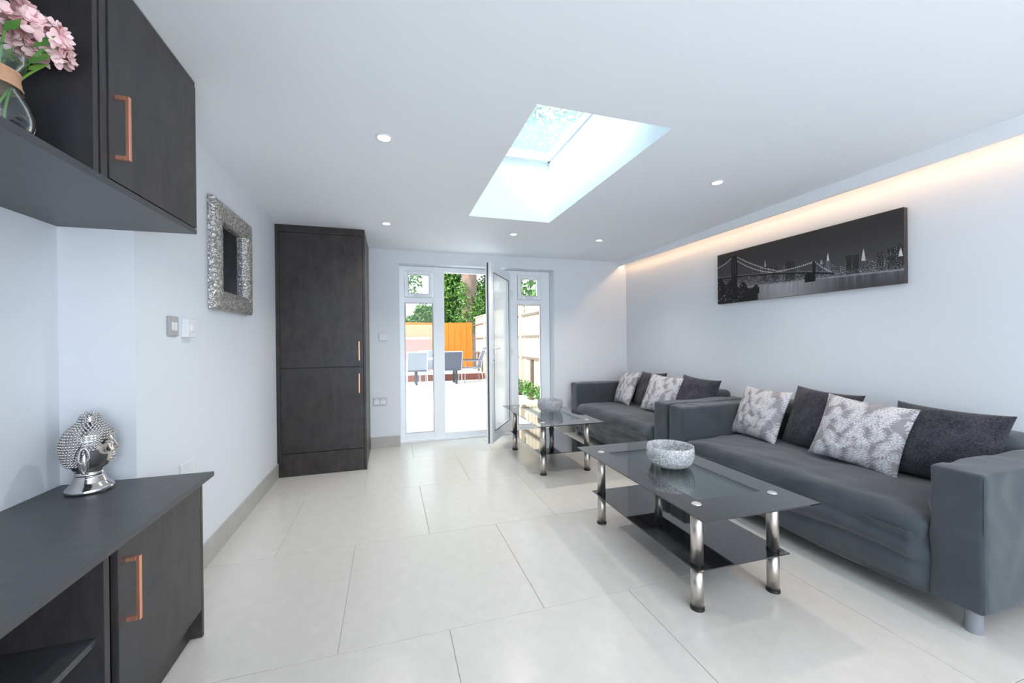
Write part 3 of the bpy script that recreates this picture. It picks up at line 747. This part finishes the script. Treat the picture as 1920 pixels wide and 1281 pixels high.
# ------------------------------------------------------------ coffee tables
def coffee_table():
    t = empty('coffee_table', (0, 0, 0))
    X, Y, Z = 0.312, 0.588, 0.465
    cx, cy0, cy1 = 0.180, -0.400, 0.405
    bo = bmesh.new()   # black printed border of the glass top
    O = [(-X, -Y), (X, -Y), (X, Y), (-X, Y)]; I = [(-cx, cy0), (cx, cy0), (cx, cy1), (-cx, cy1)]
    V = {(k, zz): [bo.verts.new((x, y, zz)) for x, y in P_] for k, P_ in ((0, O), (1, I)) for zz in (Z-0.006, Z)}
    for i in range(4):
        j = (i+1) % 4
        bo.faces.new((V[0, Z][i], V[0, Z][j], V[1, Z][j], V[1, Z][i])); bo.faces.new((V[0, Z-0.006][j], V[0, Z-0.006][i], V[1, Z-0.006][i], V[1, Z-0.006][j]))
        bo.faces.new((V[0, Z-0.006][i], V[0, Z-0.006][j], V[0, Z][j], V[0, Z][i])); bo.faces.new((V[1, Z-0.006][j], V[1, Z-0.006][i], V[1, Z][i], V[1, Z][j]))
    top = link('glass_top', bm_mesh(bo), M_bglass, t, local=True)
    box('clear_centre', (-cx, cx, cy0, cy1, Z-0.006, Z-0.0002), M_cglass, top, local=True)
    box('lower_shelf', (-0.258, 0.258, -0.485, 0.485, 0.192, 0.198), M_bglass, t, bev=0.001, local=True)
    for sx in (-1, 1):
        for sy in (-1, 1):
            x, y = sx*0.216, sy*0.432
            bm = bmesh.new(); cyl(bm, (x, y, 0.012), (x, y, 0.185), 0.0265, n=32, caps=True); cyl(bm, (x, y, 0.205), (x, y, Z-0.007), 0.0265, n=32)
            lg = link('leg', bm_mesh(bm), M_steel, t, local=True, smooth=False)
            for f in lg.data.polygons: f.use_smooth = len(f.vertices) == 4
            bm = bmesh.new(); cyl(bm, (x, y, 0), (x, y, 0.013), 0.031, 0.029, 32); link('foot', bm_mesh(bm), M_rubber, lg, local=True)
            bm = bmesh.new(); cyl(bm, (x, y, 0.184), (x, y, 0.1915), 0.0275, n=32); cyl(bm, (x, y, 0.1985), (x, y, 0.206), 0.0275, n=32)
            link('collar', bm_mesh(bm), M_rubber, lg, local=True)
            bm = bmesh.new(); cyl(bm, (x, y, Z), (x, y, Z+0.003), 0.021, 0.019, 28); link('cap', bm_mesh(bm), M_cap, lg, local=True)
    return t
t1 = coffee_table(); t1.location = (1.524, 1.872, 0); t1.rotation_euler = (0, 0, R(-1.2))
tag(t1, 'black glass coffee table with steel legs, nearer the camera', 'table', 'black glass coffee tables')
t2 = copy_tree(t1); t2.location = (1.522, 3.728, 0); t2.rotation_euler = (0, 0, R(-0.6))
tag(t2, 'black glass coffee table with steel legs, farther away by the open door', 'table', 'black glass coffee tables')

# ------------------------------------------------------------ mosaic glass bowls
def bowl_mesh():
    bm = bmesh.new()
    out = [(0.0, 0.0), (0.06, 0.0), (0.088, 0.003), (0.110, 0.014), (0.124, 0.034), (0.131, 0.060), (0.132, 0.088), (0.128, 0.118)]
    inn = [(0.123, 0.118), (0.127, 0.088), (0.126, 0.060), (0.119, 0.037), (0.106, 0.020), (0.086, 0.009), (0.0, 0.006)]
    lathe(bm, out+inn, 72); me = bm_mesh(bm); me.shade_smooth(); return me
def mosaic(name, trans, base):
    m, nt, p, N, L = new_mat(name); p.inputs['Roughness'].default_value = 0.18
    tc = N.new('ShaderNodeTexCoord'); v = N.new('ShaderNodeTexVoronoi'); v.inputs['Scale'].default_value = 95; v.feature = 'DISTANCE_TO_EDGE'
    v2 = N.new('ShaderNodeTexVoronoi'); v2.inputs['Scale'].default_value = 95
    L.new(tc.outputs['Object'], v.inputs['Vector']); L.new(tc.outputs['Object'], v2.inputs['Vector'])
    cr = N.new('ShaderNodeValToRGB'); cr.color_ramp.elements[0].position = 0.0; cr.color_ramp.elements[0].color = rgba([c*0.45 for c in base])
    cr.color_ramp.elements[1].position = 0.22; cr.color_ramp.elements[1].color = rgba(base)
    L.new(v.outputs[0], cr.inputs[0])
    mx = N.new('ShaderNodeMixRGB'); mx.blend_type = 'MULTIPLY'; mx.inputs['Fac'].default_value = 0.55
    bw = N.new('ShaderNodeRGBToBW'); L.new(v2.outputs['Color'], bw.inputs[0]); 
    cr2 = N.new('ShaderNodeValToRGB'); cr2.color_ramp.elements[0].position = 0.2; cr2.color_ramp.elements[0].color = (0.35, 0.35, 0.37, 1); cr2.color_ramp.elements[1].position = 0.75
    L.new(bw.outputs[0], cr2.inputs[0]); L.new(cr.outputs[0], mx.inputs['Color1']); L.new(cr2.outputs[0], mx.inputs['Color2'])
    L.new(mx.outputs[0], p.inputs['Base Color'])
    b = N.new('ShaderNodeBump'); b.inputs['Strength'].default_value = 0.8; b.inputs['Distance'].default_value = 0.002
    L.new(v.outputs[0], b.inputs['Height']); L.new(b.outputs[0], p.inputs['Normal'])
    t = N.new('ShaderNodeBsdfTransparent'); ms = N.new('ShaderNodeMixShader'); ms.inputs[0].default_value = trans
    L.new(p.outputs[0], ms.inputs[1]); L.new(t.outputs[0], ms.inputs[2]); L.new(ms.outputs[0], N['Material Output'].inputs['Surface'])
    return m
me = bowl_mesh()
M_mos = mosaic('crackle_mosaic', 0.15, (0.93, 0.93, 0.95))
b1 = link('glass_bowl', me, M_mos); b1.location = (1.555, 1.935, 0.4655)
tag(b1, 'round crackled silver glass bowl on the nearer coffee table', 'bowl', 'crackled glass bowls')
b2 = b1.copy(); b2.data = me.copy(); b2.data.materials.clear(); b2.data.materials.append(mosaic('crackle_mosaic_thin', 0.5, (0.80, 0.80, 0.84))); COL.objects.link(b2); b2.location = (1.585, 3.815, 0.4655)
tag(b2, 'round crackled glass bowl on the farther coffee table', 'bowl', 'crackled glass bowls')

# ------------------------------------------------------------ silver head ornament
def head_ornament():
    root = empty('head_ornament', (-1.045, 1.835, 0.6695), 'silver chrome head sculpture with curled hair on the sideboard', 'ornament', rz=math.atan2(0.42, 0.90))
    # local: +x = face direction, y = left/right, z up.  units metres
    S = 1.0
    zs = np.linspace(0, 0.285, 150)
    def prof(z):
        # returns (front, back, halfwidth)
        K = [0, .006, .014, .022, .034, .050, .068, .082, .092, .104, .120, .138, .155, .172, .190, .208, .225, .240, .252, .262, .272, .280, .285]
        Fr = [.062, .065, .064, .058, .046, .040, .037, .040, .054, .058, .059, .059, .060, .063, .064, .060, .051, .038, .028, .025, .022, .016, .002]
        Bk = [.064, .067, .066, .060, .050, .044, .042, .046, .054, .062, .069, .074, .077, .077, .074, .067, .055, .040, .028, .025, .022, .016, .002]
        Wd = [.062, .065, .064, .058, .048, .041, .037, .038, .044, .050, .055, .059, .062, .064, .064, .060, .052, .038, .028, .025, .022, .016, .002]
        return np.interp(z, K, Fr), np.interp(z, K, Bk), np.interp(z, K, Wd)
    n = 144; P = np.zeros((n+1, len(zs), 3))
    def gss(a, s): return math.exp(-(a/s)**2)
    for j, z in enumerate(zs):
        f, b, w = prof(z)
        for i in range(n+1):
            th = 2*math.pi*i/n - math.pi; c, s_ = math.cos(th), math.sin(th)
            x = (f if c > 0 else b)*(abs(c)**0.92)*(1 if c > 0 else -1); y = w*s_
            if c > 0:
                yy = y; zz = z-.016
                x += 0.0125*gss(yy, .0085+0.0045*max(0, (.150-zz)/.03))*gss(zz-.132, .0115) + 0.006*gss(yy, .010)*gss(zz-.146, .014)
                x += 0.005*gss(yy, .020)*gss(zz-.127, .006)
                for sg in (-1, 1):
                    x -= 0.009*gss(yy-sg*.023, .012)*gss(zz-.153, .009)
                    x += 0.0065*gss(yy-sg*.023, .0105)*gss(zz-.150, .0055)
                    x += 0.004*gss(yy-sg*.024, .017)*gss(zz-.167, .0045)
                    x += 0.004*gss(yy-sg*.030, .016)*gss(zz-.122, .016)
                x += 0.0085*gss(yy, .016)*gss(zz-.1135, .0036) + 0.0085*gss(yy, .014)*gss(zz-.1055, .0038)
                x -= 0.005*gss(yy, .016)*gss(zz-.1095, .0016) + 0.004*gss(yy, .02)*gss(zz-.0985, .004)
                x += 0.010*gss(yy, .017)*gss(zz-.090, .008)
            # neck creases
            x *= 1-0.07*gss(z-.058, .0028)-0.07*gss(z-.072, .0028); y *= 1-0.07*gss(z-.058, .0028)-0.07*gss(z-.072, .0028)
            P[i, j] = (x, y, z)
    me = grid_mesh(P); bm = bmesh.new(); bm.from_mesh(me); bmesh.ops.remove_doubles(bm, verts=bm.verts, dist=1e-5)
    bmesh.ops.holes_fill(bm, edges=[e for e in bm.edges if e.is_boundary]); bmesh.ops.recalc_face_normals(bm, faces=bm.faces)
    link('head', bm_mesh(bm), M_chrome, root, smooth=True, local=True)
    # curls
    ico = bmesh.new(); 
    nrow = 0; z = 0.100
    base = bmesh.new(); bmesh.ops.create_icosphere(base, subdivisions=1, radius=1); bv = [v.co.copy() for v in base.verts]; bf = [[v.index for v in f.verts] for f in base.faces]; base.free()
    vl, fs = [], []
    while z < 0.283:
        f, b, w = prof(z); cir = math.pi*((f+b)/2+w); r = 0.0050
        k = max(5, int(cir/(2*r*0.95))); hl = .172 + 0.0
        for i in range(k):
            th = 2*math.pi*(i+0.5*(nrow % 2))/k - math.pi; c, s_ = math.cos(th), math.sin(th)
            # hairline: front z>.180, over the ears z>.150, back everything
            ang = abs(th); lim = 0.201 if ang < 0.8 else (0.201-(ang-0.8)/0.65*0.055 if ang < 1.45 else (0.146 if ang < 1.85 else 0.100))
            if z < lim: continue
            x = (f if c > 0 else b)*(abs(c)**0.92)*(1 if c > 0 else -1); y = w*s_
            nx, ny = c, s_; o0 = len(vl)
            for q in bv: vl.append((x+nx*0.0018+q.x*r, y+ny*0.0018+q.y*r, z+q.z*r*0.95))
            fs += [[a+o0 for a in ff] for ff in bf]
        sl = abs((prof(z+0.003)[0]-prof(z)[0])/0.003); z += 0.0094/math.sqrt(1+sl*sl); nrow += 1
    me = bpy.data.meshes.new('c'); me.from_pydata(vl, [], fs)
    h = link('curls', me, M_chrome, root, smooth=True, local=True); h['kind'] = 'stuff'
    # ears with long lobes
    for sg in (-1, 1):
        bm = bmesh.new(); pts = []
        for k in range(25):
            a = k/24; z = .165-a*.082; x = -0.012 + 0.010*math.sin(a*math.pi*1.0) - (0.010 if a < .35 else 0)*math.cos(a*4) ; pts.append((x, z, 0.0045+0.0025*math.sin(a*math.pi)))
        # helix ring as a closed loop
        loop = []
        for k in range(32):
            a = 2*math.pi*k/32; rx = 0.0135 if math.sin(a) > 0 else 0.0095
            loop.append(Vector((-0.010+rx*math.cos(a), sg*(0.0655-0.006*max(0, -math.sin(a))), .122+0.044*math.sin(a))))
        for k in range(32):
            bmesh.ops.create_icosphere(bm, subdivisions=1, radius=0.0048, matrix=Matrix.Translation(loop[k]))
            cyl(bm, loop[k], loop[(k+1) % 32], 0.0042, n=8, caps=False)
        bmesh.ops.create_icosphere(bm, subdivisions=3, radius=1, matrix=Matrix.Translation((-0.010, sg*.057, .112)) @ Matrix.Diagonal((.0085, .0075, .038, 1)))
        link('ear', bm_mesh(bm), M_chrome, root, smooth=True, local=True)
head_ornament()

# ------------------------------------------------------------ vase of pink flowers in the niche
VX, VY, VZ = -0.838, 1.180, UZ0+0.0205
def vase():
    root = empty('glass_vase', (VX, VY, VZ), 'clear glass vase wrapped with twine in the niche of the wall unit', 'vase')
    bm = bmesh.new()
    out = [(0.0, 0.0), (0.038, 0.0), (0.050, 0.006), (0.058, 0.020), (0.060, 0.036), (0.056, 0.055), (0.046, 0.074), (0.038, 0.090), (0.036, 0.104), (0.039, 0.116), (0.048, 0.130), (0.050, 0.140), (0.048, 0.148)]
    inn = [(0.045, 0.148), (0.047, 0.140), (0.045, 0.130), (0.036, 0.116), (0.033, 0.104), (0.035, 0.090), (0.043, 0.074), (0.053, 0.055), (0.057, 0.036), (0.055, 0.020), (0.048, 0.010), (0.0, 0.008)]
    lathe(bm, out+inn, 56)
    m = pane_mat('vase_glass', (0.94, 0.97, 0.97), 0.05)
    link('vase_body', bm_mesh(bm), m, root, smooth=True, local=True)
    bm = bmesh.new()
    for k in range(9):
        z = 0.086 + k*0.0032; r = np.interp(z, [q[1] for q in out[6:10]], [q[0] for q in out[6:10]])+0.0012
        for i in range(40):
            a0, a1 = 2*math.pi*i/40, 2*math.pi*(i+1)/40
            cyl(bm, (r*math.cos(a0), r*math.sin(a0), z), (r*math.cos(a1), r*math.sin(a1), z+0.0003), 0.0019, n=6, caps=False)
    link('twine_band', bm_mesh(bm), M_twine, root, smooth=True, local=True)
vase()
bpy.data.objects['glass_vase'].scale = (1.12, 1.12, 1.30)
def flowers():
    rs = random.Random(5)
    root = empty('flower_bunch', (VX, VY, VZ+0.027), 'bunch of pale pink flowers with green stems standing in the glass vase', 'flowers')
    tops = [Vector((0.020, 0.010, 0.262)), Vector((0.030, 0.100, 0.232)), Vector((0.015, -0.075, 0.275)), Vector((-0.06, 0.03, 0.285)), Vector((0.055, 0.055, 0.245)), Vector((-0.04, 0.10, 0.245))]
    def petal(bmp, c, nrm, r, rot):
        q = Vector((0, 0, 1)).rotation_difference(nrm) @ Quaternion((0, 0, 1), rot)
        pts = []
        for i in range(4):
            for j in range(3):
                s = i/3; wv = (0.25+0.75*math.sin(min(1, s*0.85+0.12)*math.pi))*0.62; tt = (j-1)
                pts.append(bmp.verts.new(c + q @ Vector((s*r, tt*wv*r*0.75, 0.35*r*s*s - 0.12*r*abs(tt)))))
        for i in range(3):
            for j in range(2): bmp.faces.new((pts[i*3+j], pts[(i+1)*3+j], pts[(i+1)*3+j+1], pts[i*3+j+1]))
    for k, tp in enumerate(tops):
        # stem
        bm = bmesh.new(); p0 = Vector((rs.uniform(-.03, .03), rs.uniform(-.03, .03), -0.010)); pm = Vector((tp.x*0.18, tp.y*0.18, 0.092))
        prev = p0
        for i in range(1, 13):
            a = i/12; q = p0*(1-a)**2 + pm*2*a*(1-a) + (tp+Vector((0, 0, -0.035)))*a*a; cyl(bm, prev, q, 0.0024, n=8, caps=False); prev = q
        for i in range(5):
            a = rs.uniform(.62, .9); base = p0*(1-a)**2 + pm*2*a*(1-a) + tp*a*a; an = rs.uniform(0, 6.28)
            dv = Vector((math.cos(an), math.sin(an), 0.5)); s_ = Vector((-math.sin(an), math.cos(an), 0)); ln = rs.uniform(.03, .055)
            vs = [bm.verts.new(base), bm.verts.new(base+dv*ln*.5+s_*ln*.22), bm.verts.new(base+dv*ln), bm.verts.new(base+dv*ln*.5-s_*ln*.22)]
            bm.faces.new(vs)
        link('stem', bm_mesh(bm), M_stem if k % 2 else M_leafd, root, local=True)
        bm = bmesh.new()
        for i in range(46):
            d = Vector((rs.gauss(0, 1), rs.gauss(0, 1), rs.gauss(0.25, 0.8))).normalized(); c = tp + Vector((d.x*0.046, d.y*0.046, d.z*0.030))
            r0 = rs.uniform(0, 6.28)
            for m_ in range(4): petal(bm, c, (d+Vector((rs.uniform(-.3, .3), rs.uniform(-.3, .3), rs.uniform(-.3, .3)))).normalized(), rs.uniform(.015, .021), r0+m_*1.571)
        fl_ = link('blossom', bm_mesh(bm), M_petal, root, local=True, smooth=True)
flowers()

# ------------------------------------------------------------ garden
M_patio = mat('pale_paving', (0.74, 0.74, 0.74), 0.8, var=(3, (0.80, 0.80, 0.80)))
gp = box('patio', (-14, 16, YB+0.30, 40, -0.15, -0.012), M_patio); gp.name = 'floor_patio'; struct(gp)
struct(boxes('wall_outside', [(-8, XL-WT-0.02, YB+0.05, YB+0.30, -0.1, 2.6), (XR+WT+0.02, 7, YB+0.05, YB+0.30, -0.1, 2.6)], M_wall))
M_deck = mat('deck_riser', (0.20, 0.07, 0.055), 0.7, var=(8, (0.27, 0.11, 0.08)))
dk = empty('raised_deck', (1.2, 12.2, 0), 'raised patio terrace with a reddish brown edge in front of the orange fence', 'terrace')
box('riser', (-3.0, 2.86, 12.2, 12.24, -0.01, 0.185), M_deck, dk); box('paving', (-3.0, 2.86, 12.24, 14.34, -0.01, 0.19), M_patio, dk)
M_orange = mat('orange_stain', (0.36, 0.118, 0.006), 0.7, var=(5, (0.50, 0.185, 0.012), (6, 6, 0.6)))
M_pale = mat('pale_fence', (0.50, 0.40, 0.29), 0.8, var=(5, (0.60, 0.50, 0.39), (6, 6, 0.6)))
M_rail = mat('fence_rail', (0.15, 0.11, 0.085), 0.8)
def board_panel(name, pts, z0, z1, m, parent, bw=0.11, th=0.018):
    (xa, ya), (xb, yb) = pts; L_ = math.hypot(xb-xa, yb-ya); n = int(L_/bw); dx, dy = (xb-xa)/L_, (yb-ya)/L_; bm = bmesh.new()
    for i in range(n):
        a = i*bw; b = a+bw+0.006; off = 0.010*(i % 2)
        v = bmesh.ops.create_cube(bm, size=1)['verts']
        for q in v:
            s_ = (a+b)/2 + q.co.x*(b-a); t_ = off + q.co.y*th; q.co = Vector((xa+dx*s_-dy*t_, ya+dy*s_+dx*t_, (z0+z1)/2+q.co.z*(z1-z0) + (0.008*math.sin(i*12.9) if q.co.z > 0 else 0)))
    o = link(name, bm_mesh(bm), m, parent); o['kind'] = 'stuff'; return o
f1 = empty('orange_fence', (0, 14.4, 0), 'bright orange board fence across the back of the garden', 'fence')
board_panel('fence_boards', ((-6, 14.4), (2.98, 14.4)), 0.0, 1.87, M_orange, f1)
for x in (-5.4, -3.6, -1.8, 0.0, 1.8): box('post', (x, x+0.1, 14.42, 14.52, 0, 1.9), M_orange, f1)
f2 = empty('pale_fence', (3.0, 9, 0), 'pale timber fence with rails down the right side of the garden', 'fence')
yy = 5.2
for k in range(5):
    ya, yb = 5.2+k*1.84, 5.2+(k+1)*1.84
    board_panel('fence_boards', ((3.03, ya+0.05), (3.03, yb-0.05)), 0.80, 2.03, M_pale, f2)
    board_panel('fence_boards', ((3.06, ya+0.05), (3.06, yb-0.05)), 0.02, 0.79, M_pale, f2)
    for z in (0.78, 1.27, 1.76): box('rail', (2.97, 3.02, ya+0.05, yb-0.05, z, z+0.045), M_rail, f2)
    box('post', (2.94, 3.03, ya-0.05, ya+0.05, 0, 2.05), M_pale, f2)
    box('fence_cap', (2.97, 3.06, ya+0.05, yb-0.05, 2.035, 2.065), M_pale, f2)
    for a in (0.6, 1.2): box('stake', (2.98, 3.03, ya+a, ya+a+0.06, 0.02, 0.78), M_rail, f2)
# brick wall
bw = empty('brick_wall', (0.2, 14.1, 0.19), 'low pink brick garden wall with a pale coping in front of the orange fence', 'wall')
M_brick = mat('pink_brick', (0.24, 0.055, 0.035), 0.85, var=(9, (0.34, 0.11, 0.08)))
box('mortar_core', (-3.0, 1.34, 14.02, 14.18, 0.191, 1.28), mat('mortar', (0.42, 0.27, 0.22), 0.9), bw)
bm = bmesh.new()
for r_ in range(14):
    z = 0.195 + r_*0.077; x = -3.0 - (0.11 if r_ % 2 else 0)
    while x < 1.33:
        bx(bm, max(x, -3.0), min(x+0.215, 1.34), 14.005, 14.03, z, z+0.066); x += 0.225
o = link('bricks', bm_mesh(bm), M_brick, bw); o['kind'] = 'stuff'
box('coping', (-3.0, 1.37, 13.98, 14.2, 1.28, 1.34), mat('pale_coping', (0.72, 0.66, 0.62), 0.8), bw)
# garden chairs and table
M_sling = mat('grey_sling', (0.075, 0.085, 0.115), 0.7); M_frame = mat('grey_tube', (0.42, 0.45, 0.50), 0.35, metal=0.5)
def tubep(bm, pts, r, n=8):
    for a, b in zip(pts[:-1], pts[1:]): cyl(bm, a, b, r, n=n, caps=True)
def chair():
    t = empty('garden_chair', (0, 0, 0))   # faces +y
    for sx in (-1, 1):
        bm = bmesh.new(); x = sx*0.255
        tubep(bm, [(x, -0.30, 0), (x, -0.22, 0.42), (x, -0.26, 0.62), (x, -0.38, 0.93)], 0.013); tubep(bm, [(x, 0.26, 0), (x, 0.24, 0.42), (x, 0.22, 0.64), (x, -0.27, 0.64)], 0.013); tubep(bm, [(x, -0.22, 0.42), (x, 0.24, 0.42)], 0.013)
        link('side_frame', bm_mesh(bm), M_frame, t, local=True)
        box('armrest', (x-0.022, x+0.022, -0.26, 0.25, 0.65, 0.668), M_sling, t, local=True, bev=0.004)
    bm = bmesh.new(); tubep(bm, [(-0.255, -0.385, 0.93), (0.255, -0.385, 0.93)], 0.014); link('top_rail', bm_mesh(bm), M_frame, t, local=True)
    P = np.array([[(x, y, z) for (y, z) in ((-0.385, 0.925), (-0.33, 0.80), (-0.28, 0.66), (-0.235, 0.50), (-0.20, 0.43))] for x in (-0.245, -0.1, 0.1, 0.245)])
    o = link('back_sling', grid_mesh(P), M_sling, t, local=True); o.modifiers.new('s', 'SOLIDIFY').thickness = 0.006
    P = np.array([[(x, y, z) for (y, z) in ((-0.20, 0.43), (-0.05, 0.405), (0.1, 0.41), (0.24, 0.43))] for x in (-0.245, -0.1, 0.1, 0.245)])
    o = link('seat_sling', grid_mesh(P), M_sling, t, local=True); o.modifiers.new('s', 'SOLIDIFY').thickness = 0.006
    return t
c0 = chair()
CH = [(0.70, 10.95, 0, 'grey sling garden chair seen from behind through the left window'),
      (1.62, 10.95, 0, 'grey sling garden chair seen from behind through the open doorway'),
      (2.32, 11.55, 90, 'grey sling garden chair seen side on at the right end of the patio table'),
      (1.10, 11.80, 180, 'grey sling garden chair facing the house behind the patio table')]
for i, (x, y, a, lab) in enumerate(CH):
    c = c0 if i == 0 else copy_tree(c0); c.location = (x, y, -0.012); c.rotation_euler = (0, 0, R(a)); tag(c, lab, 'chair', 'garden chairs round the patio table')
t = empty('patio_table', (1.25, 11.45, -0.012), 'rectangular patio table with dark legs among the garden chairs', 'table')
box('table_top', (0.55, 1.95, 11.1, 11.8, 0.69, 0.72), mat('frosted_top', (0.50, 0.54, 0.58), 0.3), t, bev=0.004)
for x in (0.68, 1.78):
    for y in (11.2, 11.66): box('leg', (x, x+0.06, y, y+0.06, -0.012, 0.69), mat('dark_tube', (0.07, 0.08, 0.10), 0.4) if 'dark_tube' not in bpy.data.materials else bpy.data.materials['dark_tube'], t)
# trees, bushes
def foliage(name, blobs, nleaf, size, m, parent=None, origin=(0, 0, 0), seedv=1):
    rs = np.random.RandomState(seedv); vol = np.array([b[3]*b[4]*b[5] for b in blobs]) ** 0.7; cnt = (nleaf*vol/vol.sum()).astype(int)
    C = []
    for b, k in zip(blobs, cnt):
        d = rs.randn(k, 3); d /= np.linalg.norm(d, axis=1)[:, None]; r = rs.rand(k, 1)**0.45
        C.append(np.array(b[:3]) + d*r*np.array(b[3:6]))
    C = np.concatenate(C); k = len(C)
    A = rs.randn(k, 3); A /= np.linalg.norm(A, axis=1)[:, None]; B = np.cross(A, rs.randn(k, 3)); B /= np.linalg.norm(B, axis=1)[:, None]
    s_ = size*rs.uniform(0.6, 1.3, (k, 1)); V = np.stack([C-A*s_, C+B*s_*0.45, C+A*s_, C-B*s_*0.45], 1).reshape(-1, 3)
    F = np.arange(4*k).reshape(-1, 4); me = bpy.data.meshes.new(name); me.from_pydata(V.tolist(), [], F.tolist())
    g_ = rs.rand(k).repeat(4); cols = np.array([[0.028, 0.085, 0.018]])*(1-g_[:, None]) + np.array([[0.15, 0.30, 0.055]])*g_[:, None]
    set_col(me, cols); o = link(name, me, m, parent, origin=origin); o['kind'] = 'stuff'; return o
M_fol = attr_mat('leaf_green', 0.55)
M_bark = mat('ridged_bark', (0.10, 0.07, 0.055), 0.9, var=(7, (0.26, 0.18, 0.14), (3, 3, 0.5)), bump=(9, 0.8, 0.03))
def trunk(bm, pts, rads, n=20):
    prev = None
    for p, r in zip(pts, rads):
        ring = [bm.verts.new((p[0]+r*math.cos(a)*(1+0.08*math.sin(a*5+p[2])), p[1]+r*math.sin(a)*(1+0.08*math.sin(a*5+p[2])), p[2])) for a in [2*math.pi*i/n for i in range(n)]]
        if prev:
            for i in range(n): bm.faces.new((prev[i], prev[(i+1) % n], ring[(i+1) % n], ring[i]))
        prev = ring
t = empty('garden_tree', (3.3, 17, 0), 'large tree with a ridged brown trunk beyond the orange fence, seen through the doorway', 'tree')
bm = bmesh.new(); trunk(bm, [(3.25, 17, -0.1), (3.3, 17, 1.5), (3.32, 17, 3.0), (3.35, 17, 4.6), (3.5, 17, 7), (3.9, 16.8, 10)], [0.42, 0.36, 0.31, 0.33, 0.28, 0.15]); trunk(bm, [(3.35, 17, 4.6), (4.3, 16.6, 7), (5.4, 16, 9.5)], [0.2, 0.15, 0.08])
link('trunk', bm_mesh(bm), M_bark, t, smooth=True)
foliage('crown', [(3.0, 17, 8.5, 3.4, 3, 2.6), (6.0, 16, 9.5, 3.5, 3, 2.6), (8.5, 15, 8.2, 2.6, 2.6, 2.2), (1.2, 17, 7.6, 1.8, 2.2, 1.8)], 6500, 0.17, M_fol, t, seedv=2)
foliage('ivy', [(3.15, 16.75, 2.1, 0.55, 0.4, 0.75), (3.05, 16.8, 3.2, 0.30, 0.4, 0.6), (3.6, 16.7, 2.6, 0.35, 0.3, 0.8)], 1500, 0.07, M_fol, t, seedv=3)
def bush(name, label, blobs, n, size, sd, group=None):
    loc = (blobs[0][0], blobs[0][1], 0); t = empty(name, loc, label, 'bush' if name != 'conifer' else 'tree', group)
    bm = bmesh.new(); trunk(bm, [(loc[0], loc[1], -0.1), (loc[0], loc[1], blobs[0][2])], [0.08, 0.04], 8); link('stem', bm_mesh(bm), M_bark, t)
    foliage('foliage', blobs, n, size, M_fol, t, seedv=sd); return t
bush('hedge_tree', 'dense green tree left of the ridged trunk, above the orange fence', [(2.55, 18, 3.0, 0.75, 0.8, 1.5), (2.6, 18.2, 4.6, 0.75, 0.8, 1.3), (2.4, 18.3, 1.9, 0.75, 0.8, 0.8)], 8500, 0.095, 5)
bush('hedge_tree', 'bright green tree right of the ridged trunk behind the garden corner', [(4.6, 18.4, 3.0, 1.0, 0.8, 1.4), (4.5, 18.2, 2.2, 1.0, 0.8, 0.9), (4.9, 18.4, 4.6, 0.6, 0.6, 0.8)], 7000, 0.095, 6)
bush('round_bush', 'rounded dark green shrub above the fence, seen through the left window', [(1.42, 17, 2.15, 0.50, 0.5, 0.68), (0.95, 17.1, 1.9, 0.35, 0.4, 0.42)], 4200, 0.07, 7)
bush('tall_tree', 'loose leafy tree seen in the small top pane of the left window', [(0.75, 20, 4.6, 0.9, 0.8, 1.2), (1.15, 20, 4.1, 0.5, 0.6, 1.0)], 420, 0.11, 8)
bush('leafy_tree', 'loose leafy tree seen in the small top pane of the right window', [(6.3, 16.0, 4.4, 1.6, 1.0, 1.9), (5.4, 16, 3.2, 0.8, 0.8, 1.2)], 1500, 0.12, 9)
for k, (y, sd, wd_) in enumerate(((6.9, 21, 'nearest the house'), (7.65, 22, 'second from the house'), (8.4, 23, 'in the middle of the row'), (9.15, 24, 'second from the far end of the row'), (9.9, 25, 'at the far end of the row'))):
    bush('border_plant', 'low plant by the pale fence, '+wd_, [(2.76, y, 0.16, 0.13, 0.22, 0.17), (2.76, y+0.22, 0.20, 0.11, 0.16, 0.18)], 420, 0.035, sd, 'border plants along the pale fence')
